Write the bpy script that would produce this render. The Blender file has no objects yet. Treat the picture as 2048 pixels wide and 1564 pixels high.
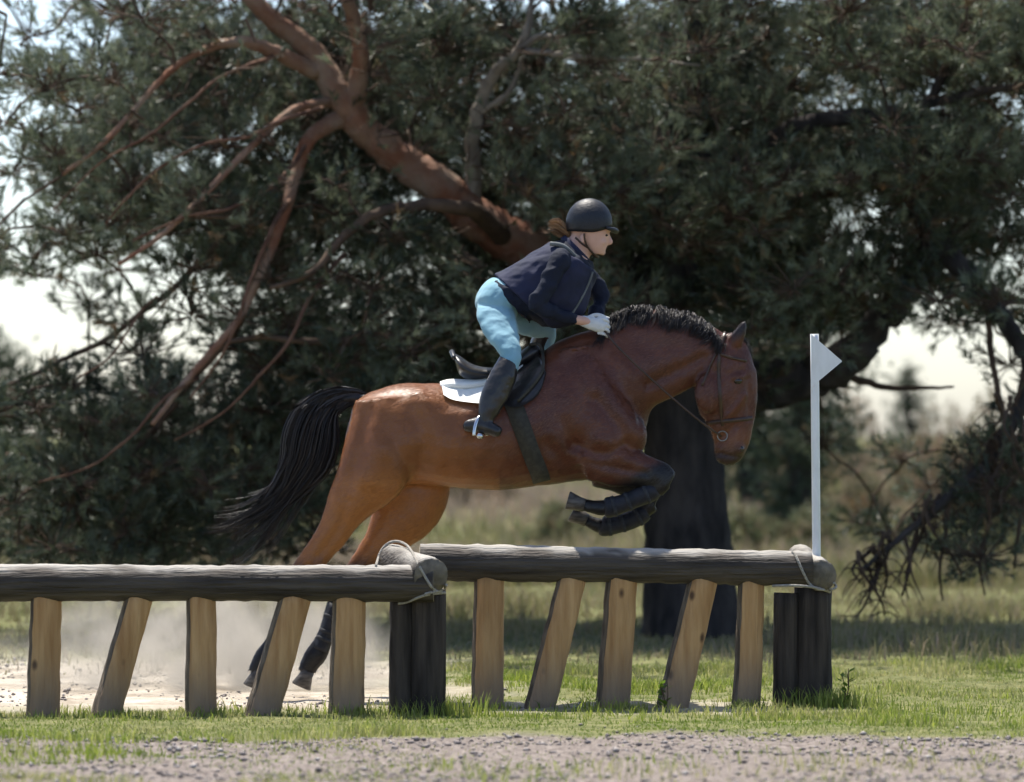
import bpy, math, random
import numpy as np
from mathutils import Vector, Matrix
from mathutils.bvhtree import BVHTree

random.seed(7)
rng = np.random.default_rng(11)
SC = bpy.context.scene
COL = SC.collection

# ------------------------------------------------------------------ camera, sky, sun, exposure
CAM_DIST, FPX, HZ, CAM_H = 25.0, 10000.0, 870.0, 1.4      # photo is 2048 px wide, horizon row 870


def P(px, py, Y):
    """photo pixel at depth Y (metres behind the fence) -> world point"""
    s = FPX / (CAM_DIST + Y)
    return Vector(((px - 1024.0) / s, Y, CAM_H - (py - HZ) / s))


cd = bpy.data.cameras.new('camera')
cam = bpy.data.objects.new('camera', cd)
COL.objects.link(cam)
cam.location = (0, -CAM_DIST, CAM_H)
cam.rotation_euler = (math.radians(90), 0, 0)
cd.sensor_width = 36.0
cd.lens = 36.0 * FPX / 2048.0
cd.shift_y = (HZ - 782.0) / 2048.0
cd.clip_start = 0.5
cd.clip_end = 3000.0
cd.dof.use_dof = True
cd.dof.focus_distance = CAM_DIST + 1.0
cd.dof.aperture_fstop = 2.3
SC.camera = cam

SUN = Vector((-0.17, 0.33, 0.93)).normalized()             # direction towards the sun
elev = math.asin(SUN.z)
azim = math.atan2(SUN.x, SUN.y)
W = bpy.data.worlds.new('World')
SC.world = W
W.use_nodes = True
nt = W.node_tree
nt.nodes.clear()
sky = nt.nodes.new('ShaderNodeTexSky')
sky.sky_type = 'NISHITA'
sky.sun_disc = False
sky.sun_elevation = elev
sky.sun_rotation = azim
sky.air_density = 0.75
sky.dust_density = 1.1
sky.ozone_density = 0.9
bg = nt.nodes.new('ShaderNodeBackground')
bg.inputs['Strength'].default_value = 0.15
out = nt.nodes.new('ShaderNodeOutputWorld')
nt.links.new(sky.outputs[0], bg.inputs[0])
nt.links.new(bg.outputs[0], out.inputs[0])

sd = bpy.data.lights.new('sun', 'SUN')
sd.energy = 5.0
sd.angle = math.radians(0.5)
sd.color = (1.0, 0.95, 0.86)
sun = bpy.data.objects.new('sun', sd)
COL.objects.link(sun)
sun.rotation_euler = SUN.to_track_quat('Z', 'Y').to_euler()
sun.location = (-20, 20, 40)

SC.view_settings.view_transform = 'Standard'
SC.view_settings.look = 'None'
SC.view_settings.exposure = 0.72
SC.view_settings.gamma = 1.0
SC.view_settings.use_curve_mapping = False
SC.render.engine = 'CYCLES'
SC.cycles.use_denoising = True
SC.cycles.debug_use_spatial_splits = True
SC.cycles.max_bounces = 4
SC.cycles.diffuse_bounces = 2
SC.cycles.volume_bounces = 0
SC.cycles.adaptive_threshold = 0.03
SC.cycles.transparent_max_bounces = 6
SC.cycles.volume_step_rate = 4.0


# ------------------------------------------------------------------ materials
def mat(name, col, rough=0.8, col2=None, scale=8.0, stretch=(1, 1, 1), bump=0.0, bump_scale=None,
        spec=0.3, trans=0.0, attr=None, attr_cols=None, detail=5.0, sheen=0.0, coord='Object', contrast=(0.35, 0.65),
        metal=0.0, trans_col=None, knots=None):
    """principled material: two colours mixed by noise, optional per-vertex attribute mix, bump, translucency"""
    m = bpy.data.materials.new(name)
    m.use_nodes = True
    t = m.node_tree
    t.nodes.clear()
    N, L = t.nodes.new, t.links.new
    o = N('ShaderNodeOutputMaterial')
    b = N('ShaderNodeBsdfPrincipled')
    b.inputs['Roughness'].default_value = rough
    b.inputs['Specular IOR Level'].default_value = spec
    b.inputs['Metallic'].default_value = metal
    if sheen:
        b.inputs['Sheen Weight'].default_value = sheen
    tc = N('ShaderNodeTexCoord')
    mp = N('ShaderNodeMapping')
    mp.inputs['Scale'].default_value = stretch
    L(tc.outputs[coord], mp.inputs[0])
    csock = None
    if col2 is not None:
        nz = N('ShaderNodeTexNoise')
        nz.inputs['Scale'].default_value = scale
        nz.inputs['Detail'].default_value = detail
        L(mp.outputs[0], nz.inputs['Vector'])
        rp = N('ShaderNodeValToRGB')
        rp.color_ramp.elements[0].position = contrast[0]
        rp.color_ramp.elements[1].position = contrast[1]
        rp.color_ramp.elements[0].color = (*col, 1)
        rp.color_ramp.elements[1].color = (*col2, 1)
        L(nz.outputs[0], rp.inputs[0])
        csock = rp.outputs[0]
    if knots:
        mk = N('ShaderNodeMapping')
        mk.inputs['Scale'].default_value = (knots, knots, knots * .55)
        L(tc.outputs[coord], mk.inputs[0])
        vo = N('ShaderNodeTexVoronoi')
        vo.inputs['Scale'].default_value = 1.0
        L(mk.outputs[0], vo.inputs['Vector'])
        kr = N('ShaderNodeMapRange')
        kr.inputs['From Min'].default_value = .13
        kr.inputs['From Max'].default_value = .05
        L(vo.outputs['Distance'], kr.inputs['Value'])
        km = N('ShaderNodeMix')
        km.data_type = 'RGBA'
        L(kr.outputs[0], km.inputs[0])
        L(csock, km.inputs[6])
        km.inputs[7].default_value = (.10, .055, .030, 1)
        csock = km.outputs[2]
    if attr:
        for k, (an, ac) in enumerate(zip(attr, attr_cols)):
            a = N('ShaderNodeAttribute')
            a.attribute_name = an
            mx = N('ShaderNodeMix')
            mx.data_type = 'RGBA'
            L(a.outputs['Fac'], mx.inputs[0])
            if csock is None:
                mx.inputs[6].default_value = (*col, 1)
            else:
                L(csock, mx.inputs[6])
            mx.inputs[7].default_value = (*ac, 1)
            csock = mx.outputs[2]
    if csock is None:
        b.inputs['Base Color'].default_value = (*col, 1)
    else:
        L(csock, b.inputs['Base Color'])
    if bump:
        nb = N('ShaderNodeTexNoise')
        nb.inputs['Scale'].default_value = bump_scale or scale * 2
        nb.inputs['Detail'].default_value = 6
        L(mp.outputs[0], nb.inputs['Vector'])
        bp = N('ShaderNodeBump')
        bp.inputs['Strength'].default_value = bump
        bp.inputs['Distance'].default_value = 0.02
        L(nb.outputs[0], bp.inputs['Height'])
        L(bp.outputs[0], b.inputs['Normal'])
    if trans:
        tr = N('ShaderNodeBsdfTranslucent')
        if trans_col:
            tr.inputs['Color'].default_value = (*trans_col, 1)
        elif csock is not None:
            L(csock, tr.inputs['Color'])
        else:
            tr.inputs['Color'].default_value = (*col, 1)
        ms = N('ShaderNodeMixShader')
        ms.inputs[0].default_value = trans
        L(b.outputs[0], ms.inputs[1])
        L(tr.outputs[0], ms.inputs[2])
        L(ms.outputs[0], o.inputs[0])
    else:
        L(b.outputs[0], o.inputs[0])
    return m


M = {}
M['coat'] = mat('bay_coat', (0.070, 0.019, 0.011), 0.5, (0.135, 0.041, 0.019), 7.0, spec=0.35, bump=0.3, bump_scale=16,
                attr=['tan', 'black'], attr_cols=[(0.35, 0.132, 0.034), (0.012, 0.010, 0.010)], sheen=0.1)
M['fur'] = mat('bay_hair_tips', (0.085, 0.024, 0.013), 0.38, None, spec=0.5,
               attr=['tan', 'tint', 'black'], attr_cols=[(0.39, 0.148, 0.036), (0.19, 0.070, 0.032), (0.012, 0.010, 0.010)])
M['hair'] = mat('black_hair', (0.010, 0.010, 0.012), 0.55, (0.022, 0.018, 0.017), 30, spec=0.35,
                attr=['tint'], attr_cols=[(0.10, 0.075, 0.06)])
M['hoof'] = mat('hoof_horn', (0.045, 0.038, 0.032), 0.5, (0.12, 0.105, 0.09), 20, stretch=(1, 1, 4))
M['black_boot'] = mat('black_neoprene', (0.012, 0.013, 0.017), 0.6, (0.022, 0.022, 0.028), 25, bump=0.2)
M['strap'] = mat('grey_velcro', (0.024, 0.025, 0.028), 0.8, (0.040, 0.041, 0.045), 60)
M['eye'] = mat('dark_eye', (0.01, 0.006, 0.004), 0.08, spec=0.6)
M['leather'] = mat('black_leather', (0.012, 0.011, 0.011), 0.32, (0.028, 0.024, 0.022), 18, bump=0.15, spec=0.5)
M['brown_leather'] = mat('dark_brown_leather', (0.035, 0.018, 0.010), 0.4, (0.06, 0.03, 0.016), 30, spec=0.45)
M['web'] = mat('olive_grey_webbing', (0.030, 0.028, 0.022), 0.75, (0.050, 0.046, 0.036), 40)
M['pad'] = mat('white_quilted_cotton', (0.78, 0.78, 0.74), 0.85, (0.70, 0.70, 0.66), 12, bump=0.35, bump_scale=22)
M['metal'] = mat('stirrup_steel', (0.62, 0.62, 0.62), 0.25, metal=1.0, col2=(0.5, 0.5, 0.52), scale=12)
M['dull_metal'] = mat('dull_bit_steel', (0.30, 0.29, 0.28), 0.45, metal=1.0, col2=(0.22, 0.21, 0.2), scale=12)
M['skin'] = mat('skin', (0.56, 0.33, 0.25), 0.55, (0.62, 0.38, 0.30), 14, spec=0.35)
M['lips'] = mat('lips', (0.42, 0.13, 0.11), 0.5, (0.46, 0.17, 0.14), 40)
M['helmet'] = mat('helmet_velvet', (0.006, 0.007, 0.010), 0.5, (0.010, 0.011, 0.016), 60, spec=0.45, bump=0.15, bump_scale=90)
M['vest'] = mat('navy_purple_vest', (0.011, 0.015, 0.036), 0.8, (0.020, 0.023, 0.055), 7, bump=0.5, bump_scale=9)
M['sleeve'] = mat('navy_sleeve', (0.006, 0.009, 0.021), 0.85, (0.010, 0.014, 0.030), 9, bump=0.5, bump_scale=12)
M['collar'] = mat('grey_collar', (0.10, 0.11, 0.11), 0.8, (0.14, 0.15, 0.15), 20)
M['breeches'] = mat('pale_blue_breeches', (0.17, 0.34, 0.42), 0.8, (0.23, 0.41, 0.49), 9, bump=0.45, bump_scale=11, sheen=0.15)
M['glove'] = mat('pale_glove', (0.55, 0.56, 0.56), 0.75, (0.62, 0.63, 0.62), 30, bump=0.2)
M['brown_hair'] = mat('brown_hair', (0.10, 0.045, 0.022), 0.45, (0.17, 0.085, 0.04), 30, attr=['tint'], attr_cols=[(0.30, 0.19, 0.10)])
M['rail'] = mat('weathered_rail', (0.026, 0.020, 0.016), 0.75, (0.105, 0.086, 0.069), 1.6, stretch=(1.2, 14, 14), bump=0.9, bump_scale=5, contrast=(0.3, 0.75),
                attr=['sunlit_worn'], attr_cols=[(0.46, 0.43, 0.38)])  # pale colour imitates sun on the upper side of the logs
M['log_end'] = mat('log_end_grain', (0.10, 0.085, 0.065), 0.85, (0.20, 0.17, 0.13), 14, bump=0.5)
M['post'] = mat('peeled_post', (0.35, 0.185, 0.074), 0.8, (0.57, 0.35, 0.165), 2.2, stretch=(11, 11, 1.1), bump=0.6, bump_scale=6, contrast=(0.3, 0.72), knots=6.5,
                attr=['mud'], attr_cols=[(0.23, 0.17, 0.125)])
M['bark_strip'] = mat('grey_bark_strip', (0.075, 0.056, 0.040), 0.9, (0.18, 0.14, 0.10), 5, stretch=(6, 6, 1.5), bump=0.9)
M['dark_post'] = mat('creosoted_post', (0.020, 0.015, 0.012), 0.85, (0.062, 0.048, 0.038), 2.5, stretch=(9, 9, 0.9), bump=0.9, bump_scale=6)
M['rope'] = mat('grey_rope', (0.26, 0.235, 0.20), 0.9, (0.38, 0.35, 0.30), 60, bump=0.6)
M['white_paint'] = mat('white_paint', (0.74, 0.75, 0.75), 0.5, (0.64, 0.65, 0.64), 6, stretch=(3, 3, 1))
M['needles'] = mat('pine_needles', (0.032, 0.046, 0.026), 0.42, None, trans=0.35, spec=0.5,
                   attr=['tint', 'dry'], attr_cols=[(0.200, 0.230, 0.150), (0.21, 0.13, 0.065)])
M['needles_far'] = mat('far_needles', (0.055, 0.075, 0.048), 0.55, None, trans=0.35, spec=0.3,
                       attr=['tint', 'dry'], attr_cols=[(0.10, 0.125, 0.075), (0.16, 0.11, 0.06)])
M['bark'] = mat('pine_bark', (0.022, 0.019, 0.019), 0.9, (0.060, 0.050, 0.046), 6, stretch=(1.6, 1.6, 0.6), bump=1.0, bump_scale=9)
M['red_bark'] = mat('orange_pine_bark', (0.20, 0.082, 0.046), 0.85, (0.27, 0.19, 0.14), 4, bump=1.0, bump_scale=22)
M['dead_wood'] = mat('grey_dead_wood', (0.17, 0.145, 0.12), 0.85, (0.30, 0.265, 0.225), 9, bump=0.7)
M['red_twig'] = mat('reddish_twig', (0.085, 0.040, 0.026), 0.9, (0.16, 0.088, 0.058), 8)
M['twig'] = mat('dark_twig', (0.055, 0.036, 0.026), 0.9, (0.10, 0.066, 0.046), 8)
M['grass'] = mat('meadow_grass', (0.105, 0.175, 0.022), 0.6, None, trans=0.5, spec=0.25,
                 attr=['tint', 'dry'], attr_cols=[(0.35, 0.40, 0.065), (0.46, 0.40, 0.21)])
M['heath'] = mat('heath_grass', (0.15, 0.165, 0.055), 0.7, None, trans=0.35, spec=0.2,
                 attr=['tint', 'dry'], attr_cols=[(0.30, 0.27, 0.13), (0.33, 0.25, 0.19)])
M['shrub_leaf'] = mat('shrub_leaf', (0.085, 0.105, 0.055), 0.6, None, trans=0.35, spec=0.3,
                      attr=['tint', 'dry'], attr_cols=[(0.19, 0.21, 0.10), (0.27, 0.19, 0.135)])
M['stone'] = mat('gravel_stone', (0.12, 0.10, 0.093), 0.85, (0.24, 0.21, 0.195), 9, attr=['tint'], attr_cols=[(0.42, 0.38, 0.35)], bump=0.4, bump_scale=40)


def ground_mat():
    m = bpy.data.materials.new('ground_soil')
    m.use_nodes = True
    t = m.node_tree
    t.nodes.clear()
    N, L = t.nodes.new, t.links.new
    o = N('ShaderNodeOutputMaterial')
    b = N('ShaderNodeBsdfPrincipled')
    b.inputs['Roughness'].default_value = 0.95
    b.inputs['Specular IOR Level'].default_value = 0.15
    g = N('ShaderNodeNewGeometry')

    def ramp(scale, c1, c2, p1=0.35, p2=0.65, detail=6):
        n = N('ShaderNodeTexNoise')
        n.inputs['Scale'].default_value = scale
        n.inputs['Detail'].default_value = detail
        L(g.outputs['Position'], n.inputs['Vector'])
        r = N('ShaderNodeValToRGB')
        r.color_ramp.elements[0].position = p1
        r.color_ramp.elements[1].position = p2
        r.color_ramp.elements[0].color = (*c1, 1)
        r.color_ramp.elements[1].color = (*c2, 1)
        L(n.outputs[0], r.inputs[0])
        return r.outputs[0]

    def mix(fac_attr, a, c):
        at = N('ShaderNodeAttribute')
        at.attribute_name = fac_attr
        x = N('ShaderNodeMix')
        x.data_type = 'RGBA'
        L(at.outputs['Fac'], x.inputs[0])
        L(a, x.inputs[6])
        L(c, x.inputs[7])
        return x.outputs[2]

    base = ramp(7, (0.095, 0.108, 0.036), (0.19, 0.185, 0.080))
    dirt = ramp(26, (0.115, 0.092, 0.078), (0.28, 0.24, 0.21), 0.38, 0.64)
    sand = ramp(3.2, (0.30, 0.25, 0.19), (0.50, 0.44, 0.36), 0.36, 0.60, 9)
    c = mix('dirt', base, dirt)
    c = mix('sand', c, sand)
    L(c, b.inputs['Base Color'])
    nb = N('ShaderNodeTexNoise')
    nb.inputs['Scale'].default_value = 24
    nb.inputs['Detail'].default_value = 8
    L(g.outputs['Position'], nb.inputs['Vector'])
    bp = N('ShaderNodeBump')
    bp.inputs['Strength'].default_value = 1.0
    bp.inputs['Distance'].default_value = 0.03
    L(nb.outputs[0], bp.inputs['Height'])
    L(bp.outputs[0], b.inputs['Normal'])
    L(b.outputs[0], o.inputs[0])
    return m


M['ground'] = ground_mat()


# ------------------------------------------------------------------ object helpers
def tag(o, label=None, cat=None, group=None, kind=None):
    if label:
        o['label'] = label
    if cat:
        o['category'] = cat
    if group:
        o['group'] = group
    if kind:
        o['kind'] = kind
    return o


def empty(name, loc, label, cat, group=None):
    o = bpy.data.objects.new(name, None)
    COL.objects.link(o)
    o.location = loc
    o.empty_display_size = 0.2
    return tag(o, label, cat, group)


def link(name, me, mats, parent=None):
    o = bpy.data.objects.new(name, me)
    COL.objects.link(o)
    for m in (mats if isinstance(mats, (list, tuple)) else [mats]):
        me.materials.append(m)
    if parent is not None:
        o.parent = parent
        if parent.parent is None:
            o.matrix_parent_inverse = Matrix.Translation(-parent.location)
        else:
            o.matrix_parent_inverse = Matrix.Identity(4)
            q = parent
            off = Vector()
            while q is not None:
                off += q.location
                q = q.parent
            o.matrix_parent_inverse = Matrix.Translation(Vector((0, 0, 0)))
            # parent part sits at world origin, so no extra offset is needed
    return o


def np_mesh(name, V, T, attrs=None, smooth=False):
    """big triangle mesh from numpy arrays"""
    me = bpy.data.meshes.new(name)
    V = np.ascontiguousarray(V, dtype=np.float32)
    T = np.ascontiguousarray(T, dtype=np.int32)
    me.vertices.add(len(V))
    me.vertices.foreach_set('co', V.ravel())
    k = T.shape[1]
    me.loops.add(T.size)
    me.loops.foreach_set('vertex_index', T.ravel())
    me.polygons.add(len(T))
    me.polygons.foreach_set('loop_start', np.arange(0, T.size, k, dtype=np.int32))
    me.polygons.foreach_set('loop_total', np.full(len(T), k, dtype=np.int32))
    if smooth:
        me.polygons.foreach_set('use_smooth', np.ones(len(T), dtype=bool))
    me.update(calc_edges=True)
    for an, av in (attrs or {}).items():
        a = me.attributes.new(an, 'FLOAT', 'POINT')
        a.data.foreach_set('value', np.ascontiguousarray(av, dtype=np.float32))
    return me


def catmull(vals, k):
    """resample rows of a float array with k steps per span"""
    A = np.asarray(vals, dtype=float)
    n = len(A)
    res = []
    for i in range(n - 1):
        p0, p1, p2, p3 = A[max(i - 1, 0)], A[i], A[i + 1], A[min(i + 2, n - 1)]
        for j in range(k):
            t = j / k
            res.append(0.5 * ((2 * p1) + (-p0 + p2) * t + (2 * p0 - 5 * p1 + 4 * p2 - p3) * t * t + (-p0 + 3 * p1 - 3 * p2 + p3) * t ** 3))
    res.append(A[-1])
    return np.array(res)


class MB:
    """collects shapes that become ONE mesh"""

    def __init__(self):
        self.v, self.f, self.m = [], [], []
        self.at = {}

    def ring_skin(self, rings, mi=0, caps=(True, True), cap_mi=None):
        n = len(rings[0])
        b = len(self.v)
        for r in rings:
            self.v.extend([tuple(p) for p in r])
        for i in range(len(rings) - 1):
            for j in range(n):
                a0 = b + i * n + j
                a1 = b + i * n + (j + 1) % n
                self.f.append((a0, a1, a1 + n, a0 + n))
                self.m.append(mi)
        for e, i in ((0, 0), (1, len(rings) - 1)):
            if caps[e]:
                c = np.mean(np.array([tuple(p) for p in rings[i]]), axis=0)
                ci = len(self.v)
                self.v.append(tuple(c))
                for j in range(n):
                    a0 = b + i * n + j
                    a1 = b + i * n + (j + 1) % n
                    self.f.append((ci, a1, a0) if e == 0 else (ci, a0, a1))
                    self.m.append(mi if cap_mi is None else cap_mi)

    def tube(self, pts, radii, n=8, mi=0, k=1, wob=0.0, caps=(True, True), cap_mi=None, round_ends=False, ell=1.0):
        A = np.array([[*p, r] for p, r in zip(pts, radii)], dtype=float)
        if k > 1:
            A = catmull(A, k)
        pts = [Vector(a[:3]) for a in A]
        rad = [max(a[3], 1e-4) for a in A]
        if round_ends:
            d0 = (pts[0] - pts[1]).normalized()
            d1 = (pts[-1] - pts[-2]).normalized()
            for q in (0.55, 0.9):
                pass
            pts = [pts[0] + d0 * rad[0] * 0.85, pts[0] + d0 * rad[0] * 0.55] + pts + [pts[-1] + d1 * rad[-1] * 0.55, pts[-1] + d1 * rad[-1] * 0.85]
            rad = [rad[0] * 0.35, rad[0] * 0.82] + rad + [rad[-1] * 0.82, rad[-1] * 0.35]
        rings = []
        ref = None
        for i, p in enumerate(pts):
            d = (pts[min(i + 1, len(pts) - 1)] - pts[max(i - 1, 0)])
            if d.length < 1e-9:
                d = Vector((0, 0, 1))
            d.normalize()
            if ref is None:
                ref = Vector((0, 1, 0)) if abs(d.y) < 0.9 else Vector((1, 0, 0))
            u = (ref - d * ref.dot(d))
            if u.length < 1e-6:
                u = d.orthogonal()
            u.normalize()
            w = d.cross(u)
            ref = u
            ring = []
            for j in range(n):
                a = 2 * math.pi * j / n
                rr = rad[i] * (1 + (random.uniform(-wob, wob) if wob else 0))
                ring.append(p + u * math.cos(a) * rr * ell + w * math.sin(a) * rr)
            rings.append(ring)
        self.ring_skin(rings, mi, caps, cap_mi)
        return self

    def ribs(self, ribs, Y, n=20, k=4, mi=0, sq=1.0, shr=1.0):
        """ribs: (ax, ay, bx, by, half_width, y_offset): photo-pixel pair in the side plane at depth Y plus width across"""
        R = []
        for r in ribs:
            a, b = P(r[0], r[1], Y), P(r[2], r[3], Y)
            R.append([a.x, a.z, b.x, b.z, r[4], r[5] if len(r) > 5 else 0.0])
        R = catmull(R, k)
        rings = []
        for r in R:
            c = Vector(((r[0] + r[2]) / 2, Y + r[5], (r[1] + r[3]) / 2))
            u = Vector(((r[0] - r[2]) / 2, 0, (r[1] - r[3]) / 2)) * shr
            ring = []
            for j in range(n):
                t = 2 * math.pi * j / n
                ct, st = math.cos(t), math.sin(t)
                if sq != 1.0:
                    ct = math.copysign(abs(ct) ** sq, ct)
                    st = math.copysign(abs(st) ** sq, st)
                ring.append(c + u * ct + Vector((0, max(r[4], 0.004) * st, 0)))
            rings.append(ring)
        self.ring_skin(rings, mi)
        return self

    def ball(self, c, r, n=12, mi=0, rot=None):
        rings = []
        c = Vector(c)
        rr = r if isinstance(r, (tuple, list)) else (r, r, r)
        for i in range(1, n):
            th = math.pi * i / n
            ring = []
            for j in range(2 * n):
                a = math.pi * j / n
                v = Vector((math.sin(th) * math.cos(a) * rr[0], math.sin(th) * math.sin(a) * rr[1], math.cos(th) * rr[2]))
                if rot is not None:
                    v = rot @ v
                ring.append(c + v)
            rings.append(ring)
        self.ring_skin(rings, mi)
        return self

    def build(self, name, mats, parent=None, smooth=True, label=None):
        me = bpy.data.meshes.new(name)
        me.from_pydata(self.v, [], self.f)
        for p, mi in zip(me.polygons, self.m):
            p.material_index = mi
            p.use_smooth = smooth
        o = link(name, me, mats, parent)
        if label:
            o['label'] = label
        return o

    def fuse(self, name, mats, parent, voxel=0.012, smooth_it=4, folds=0.0):
        """grow one continuous skin round all shapes in this collection"""
        me = bpy.data.meshes.new(name)
        me.from_pydata(self.v, [], self.f)
        t = bpy.data.objects.new('tmp', me)
        COL.objects.link(t)
        md = t.modifiers.new('r', 'REMESH')
        md.mode = 'VOXEL'
        md.voxel_size = voxel
        s = t.modifiers.new('s', 'SMOOTH')
        s.factor = 0.5
        s.iterations = smooth_it
        dg = bpy.context.evaluated_depsgraph_get()
        m2 = bpy.data.meshes.new_from_object(t.evaluated_get(dg))
        bpy.data.objects.remove(t)
        bpy.data.meshes.remove(me)
        m2.name = name
        if folds:
            n_ = len(m2.vertices)
            c_, nn_ = np.zeros(n_ * 3, np.float32), np.zeros(n_ * 3, np.float32)
            m2.vertices.foreach_get('co', c_); m2.vertices.foreach_get('normal', nn_)
            c_, nn_ = c_.reshape(-1, 3), nn_.reshape(-1, 3)
            f1 = fbm(c_[:, 0] * 9 + c_[:, 1] * 7, c_[:, 2] * 16 + c_[:, 1] * 5, 5, 3)
            f2 = np.abs(fbm(c_[:, 0] * 13 - c_[:, 2] * 9, c_[:, 2] * 8 + c_[:, 0] * 6 + c_[:, 1] * 6, 17, 2) - .5)
            c_ = c_ + nn_ * ((f1 - .5) * folds - f2 * folds)[:, None]
            m2.vertices.foreach_set('co', c_.astype(np.float32).ravel())
            m2.update()
        m2.polygons.foreach_set('use_smooth', np.ones(len(m2.polygons), dtype=bool))
        m2.materials.clear()
        return link(name, m2, mats, parent)


def vnoise(x, y, seed=0):
    """2-D value noise in 0..1"""
    xi, yi = np.floor(x).astype(np.int64), np.floor(y).astype(np.int64)
    xf, yf = x - xi, y - yi
    xf, yf = xf * xf * (3 - 2 * xf), yf * yf * (3 - 2 * yf)

    def h(a, b):
        n = (a * 374761393 + b * 668265263 + seed * 1442695041) & 0x7fffffff
        n = ((n ^ (n >> 13)) * 1274126177) & 0x7fffffff
        return ((n ^ (n >> 16)) & 0xffff) / 65535.0
    return (h(xi, yi) * (1 - xf) + h(xi + 1, yi) * xf) * (1 - yf) + (h(xi, yi + 1) * (1 - xf) + h(xi + 1, yi + 1) * xf) * yf


def fbm(x, y, seed=0, o=4):
    r, a, s = 0, 0.5, 0
    for i in range(o):
        r = r + a * vnoise(x * 2 ** i, y * 2 ** i, seed + i)
        s += a
        a *= 0.5
    return r / s


def sstep(a, b, x):
    t = np.clip((x - a) / (b - a), 0, 1)
    return t * t * (3 - 2 * t)


# ------------------------------------------------------------------ ground
def gz(x, y):
    x, y = np.asarray(x, float), np.asarray(y, float)
    z = 0.05 * (fbm(x * 0.8, y * 0.8, 3) - 0.5) + 0.03 * (fbm(x * 4, y * 4, 9, 3) - 0.5) + 0.035 * (fbm(x * 6, y * 5, 29, 2) - .5) * sstep(.6, 1.4, y) * sstep(7, 5, y)
    z = z + sstep(14, 60, y) * (0.35 + 0.5 * fbm(x * 0.08, y * 0.08, 21)) + 0.3 * sstep(60, 260, y) * fbm(x * 0.02, y * 0.01, 5)
    return z


def zones(x, y):
    """how much dirt, pale sand and turf there is at a spot"""
    n1 = fbm(x * 0.9, y * 0.7, 31)
    n2 = fbm(x * 2.6, y * 1.6, 41)
    edge = -1.75 + 2.4 * (n1 - 0.5) + 1.0 * (n2 - .5) - 0.22 * x * 0.5
    dirt = sstep(edge + 0.25, edge - 0.35, y) * sstep(0.30, 0.50, n2 + 0.30 + 0.035 * (x + 1.0))
    wob = (n1 - 0.5) * 1.6
    left = sstep(0.0 + wob, -0.9 + wob, x)
    sand = left * sstep(0.3, 1.0, y + wob * 0.4) * sstep(7.5, 4.5, y)
    track = sstep(0.25, 0.6, y + (n2 - .5) * .4) * sstep(1.9, 1.3, y + (n2 - .5) * .6) * sstep(0.3, 0.55, n2 + 0.1)
    sand = np.maximum(sand, 0.6 * track * sstep(1.9, 1.2, x))
    turf = (1 - dirt) * (1 - sand)
    return dirt, sand, turf


def axis(lo, hi, flo, fhi, step, grow=1.16):
    a = list(np.arange(flo, fhi + 1e-6, step))
    s, v = step, fhi
    while v < hi:
        s *= grow
        v += s
        a.append(v)
    s, v, b = step, flo, []
    while v > lo:
        s *= grow
        v -= s
        b.append(v)
    return np.array(b[::-1] + a)


gx = axis(-700, 700, -4.5, 4.5, 0.07)
gy = axis(-60, 1500, -6.0, 6.0, 0.07, 1.08)
GX, GY = np.meshgrid(gx, gy)
GZ = gz(GX, GY)
nx, ny = len(gx), len(gy)
idx = np.arange(nx * ny).reshape(ny, nx)
quads = np.stack([idx[:-1, :-1], idx[:-1, 1:], idx[1:, 1:], idx[1:, :-1]], -1).reshape(-1, 4)
dz, szn, _ = zones(GX, GY)
me = np_mesh('ground', np.stack([GX, GY, GZ], -1).reshape(-1, 3), quads, {'dirt': dz.ravel(), 'sand': szn.ravel()}, smooth=True)
g = link('ground', me, M['ground'])
tag(g, 'sandy heath ground with dirt track and trodden turf', 'ground', kind='structure')


def blades(x, y, h, w, lean, tint, dry, z=None):
    """bent grass blades: 5 verts, 3 triangles each"""
    n = len(x)
    z = gz(x, y) - 0.004 if z is None else z
    a = rng.uniform(0, 2 * np.pi, n)
    b = rng.uniform(0, 2 * np.pi, n)
    wx, wy = np.cos(a) * w / 2, np.sin(a) * w / 2
    lx, ly = np.cos(b) * lean * h, np.sin(b) * lean * h
    V = np.zeros((n, 5, 3))
    V[:, 0] = np.stack([x - wx, y - wy, z], -1)
    V[:, 1] = np.stack([x + wx, y + wy, z], -1)
    mx, my, mz = x + lx * .35, y + ly * .35, z + h * .6
    V[:, 2] = np.stack([mx - wx * .7, my - wy * .7, mz], -1)
    V[:, 3] = np.stack([mx + wx * .7, my + wy * .7, mz], -1)
    V[:, 4] = np.stack([x + lx, y + ly, z + h * np.sqrt(np.clip(1 - lean * lean * .6, .2, 1))], -1)
    o = (np.arange(n) * 5)[:, None]
    T = np.concatenate([o + [0, 1, 3], o + [0, 3, 2], o + [2, 3, 4]], 0)
    return V.reshape(-1, 3), T, {'tint': np.repeat(tint, 5), 'dry': np.repeat(dry, 5)}


def scatter(n, x0, x1, y0, y1, keep):
    x, y = rng.uniform(x0, x1, n), rng.uniform(y0, y1, n)
    k = rng.uniform(0, 1, n) < keep(x, y)
    return x[k], y[k]


# short turf round the fence
def keep_turf(x, y):
    d, s, t = zones(x, y)
    clump = sstep(0.30, 0.62, fbm(x * 2.2, y * 1.5, 77))
    return np.clip(t * (0.25 + 0.75 * clump) + d * clump * (0.12 + 0.5 * sstep(.6, -1.6, x)), 0, 1) * np.where(s > 0.5, 0.05, 1)


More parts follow.
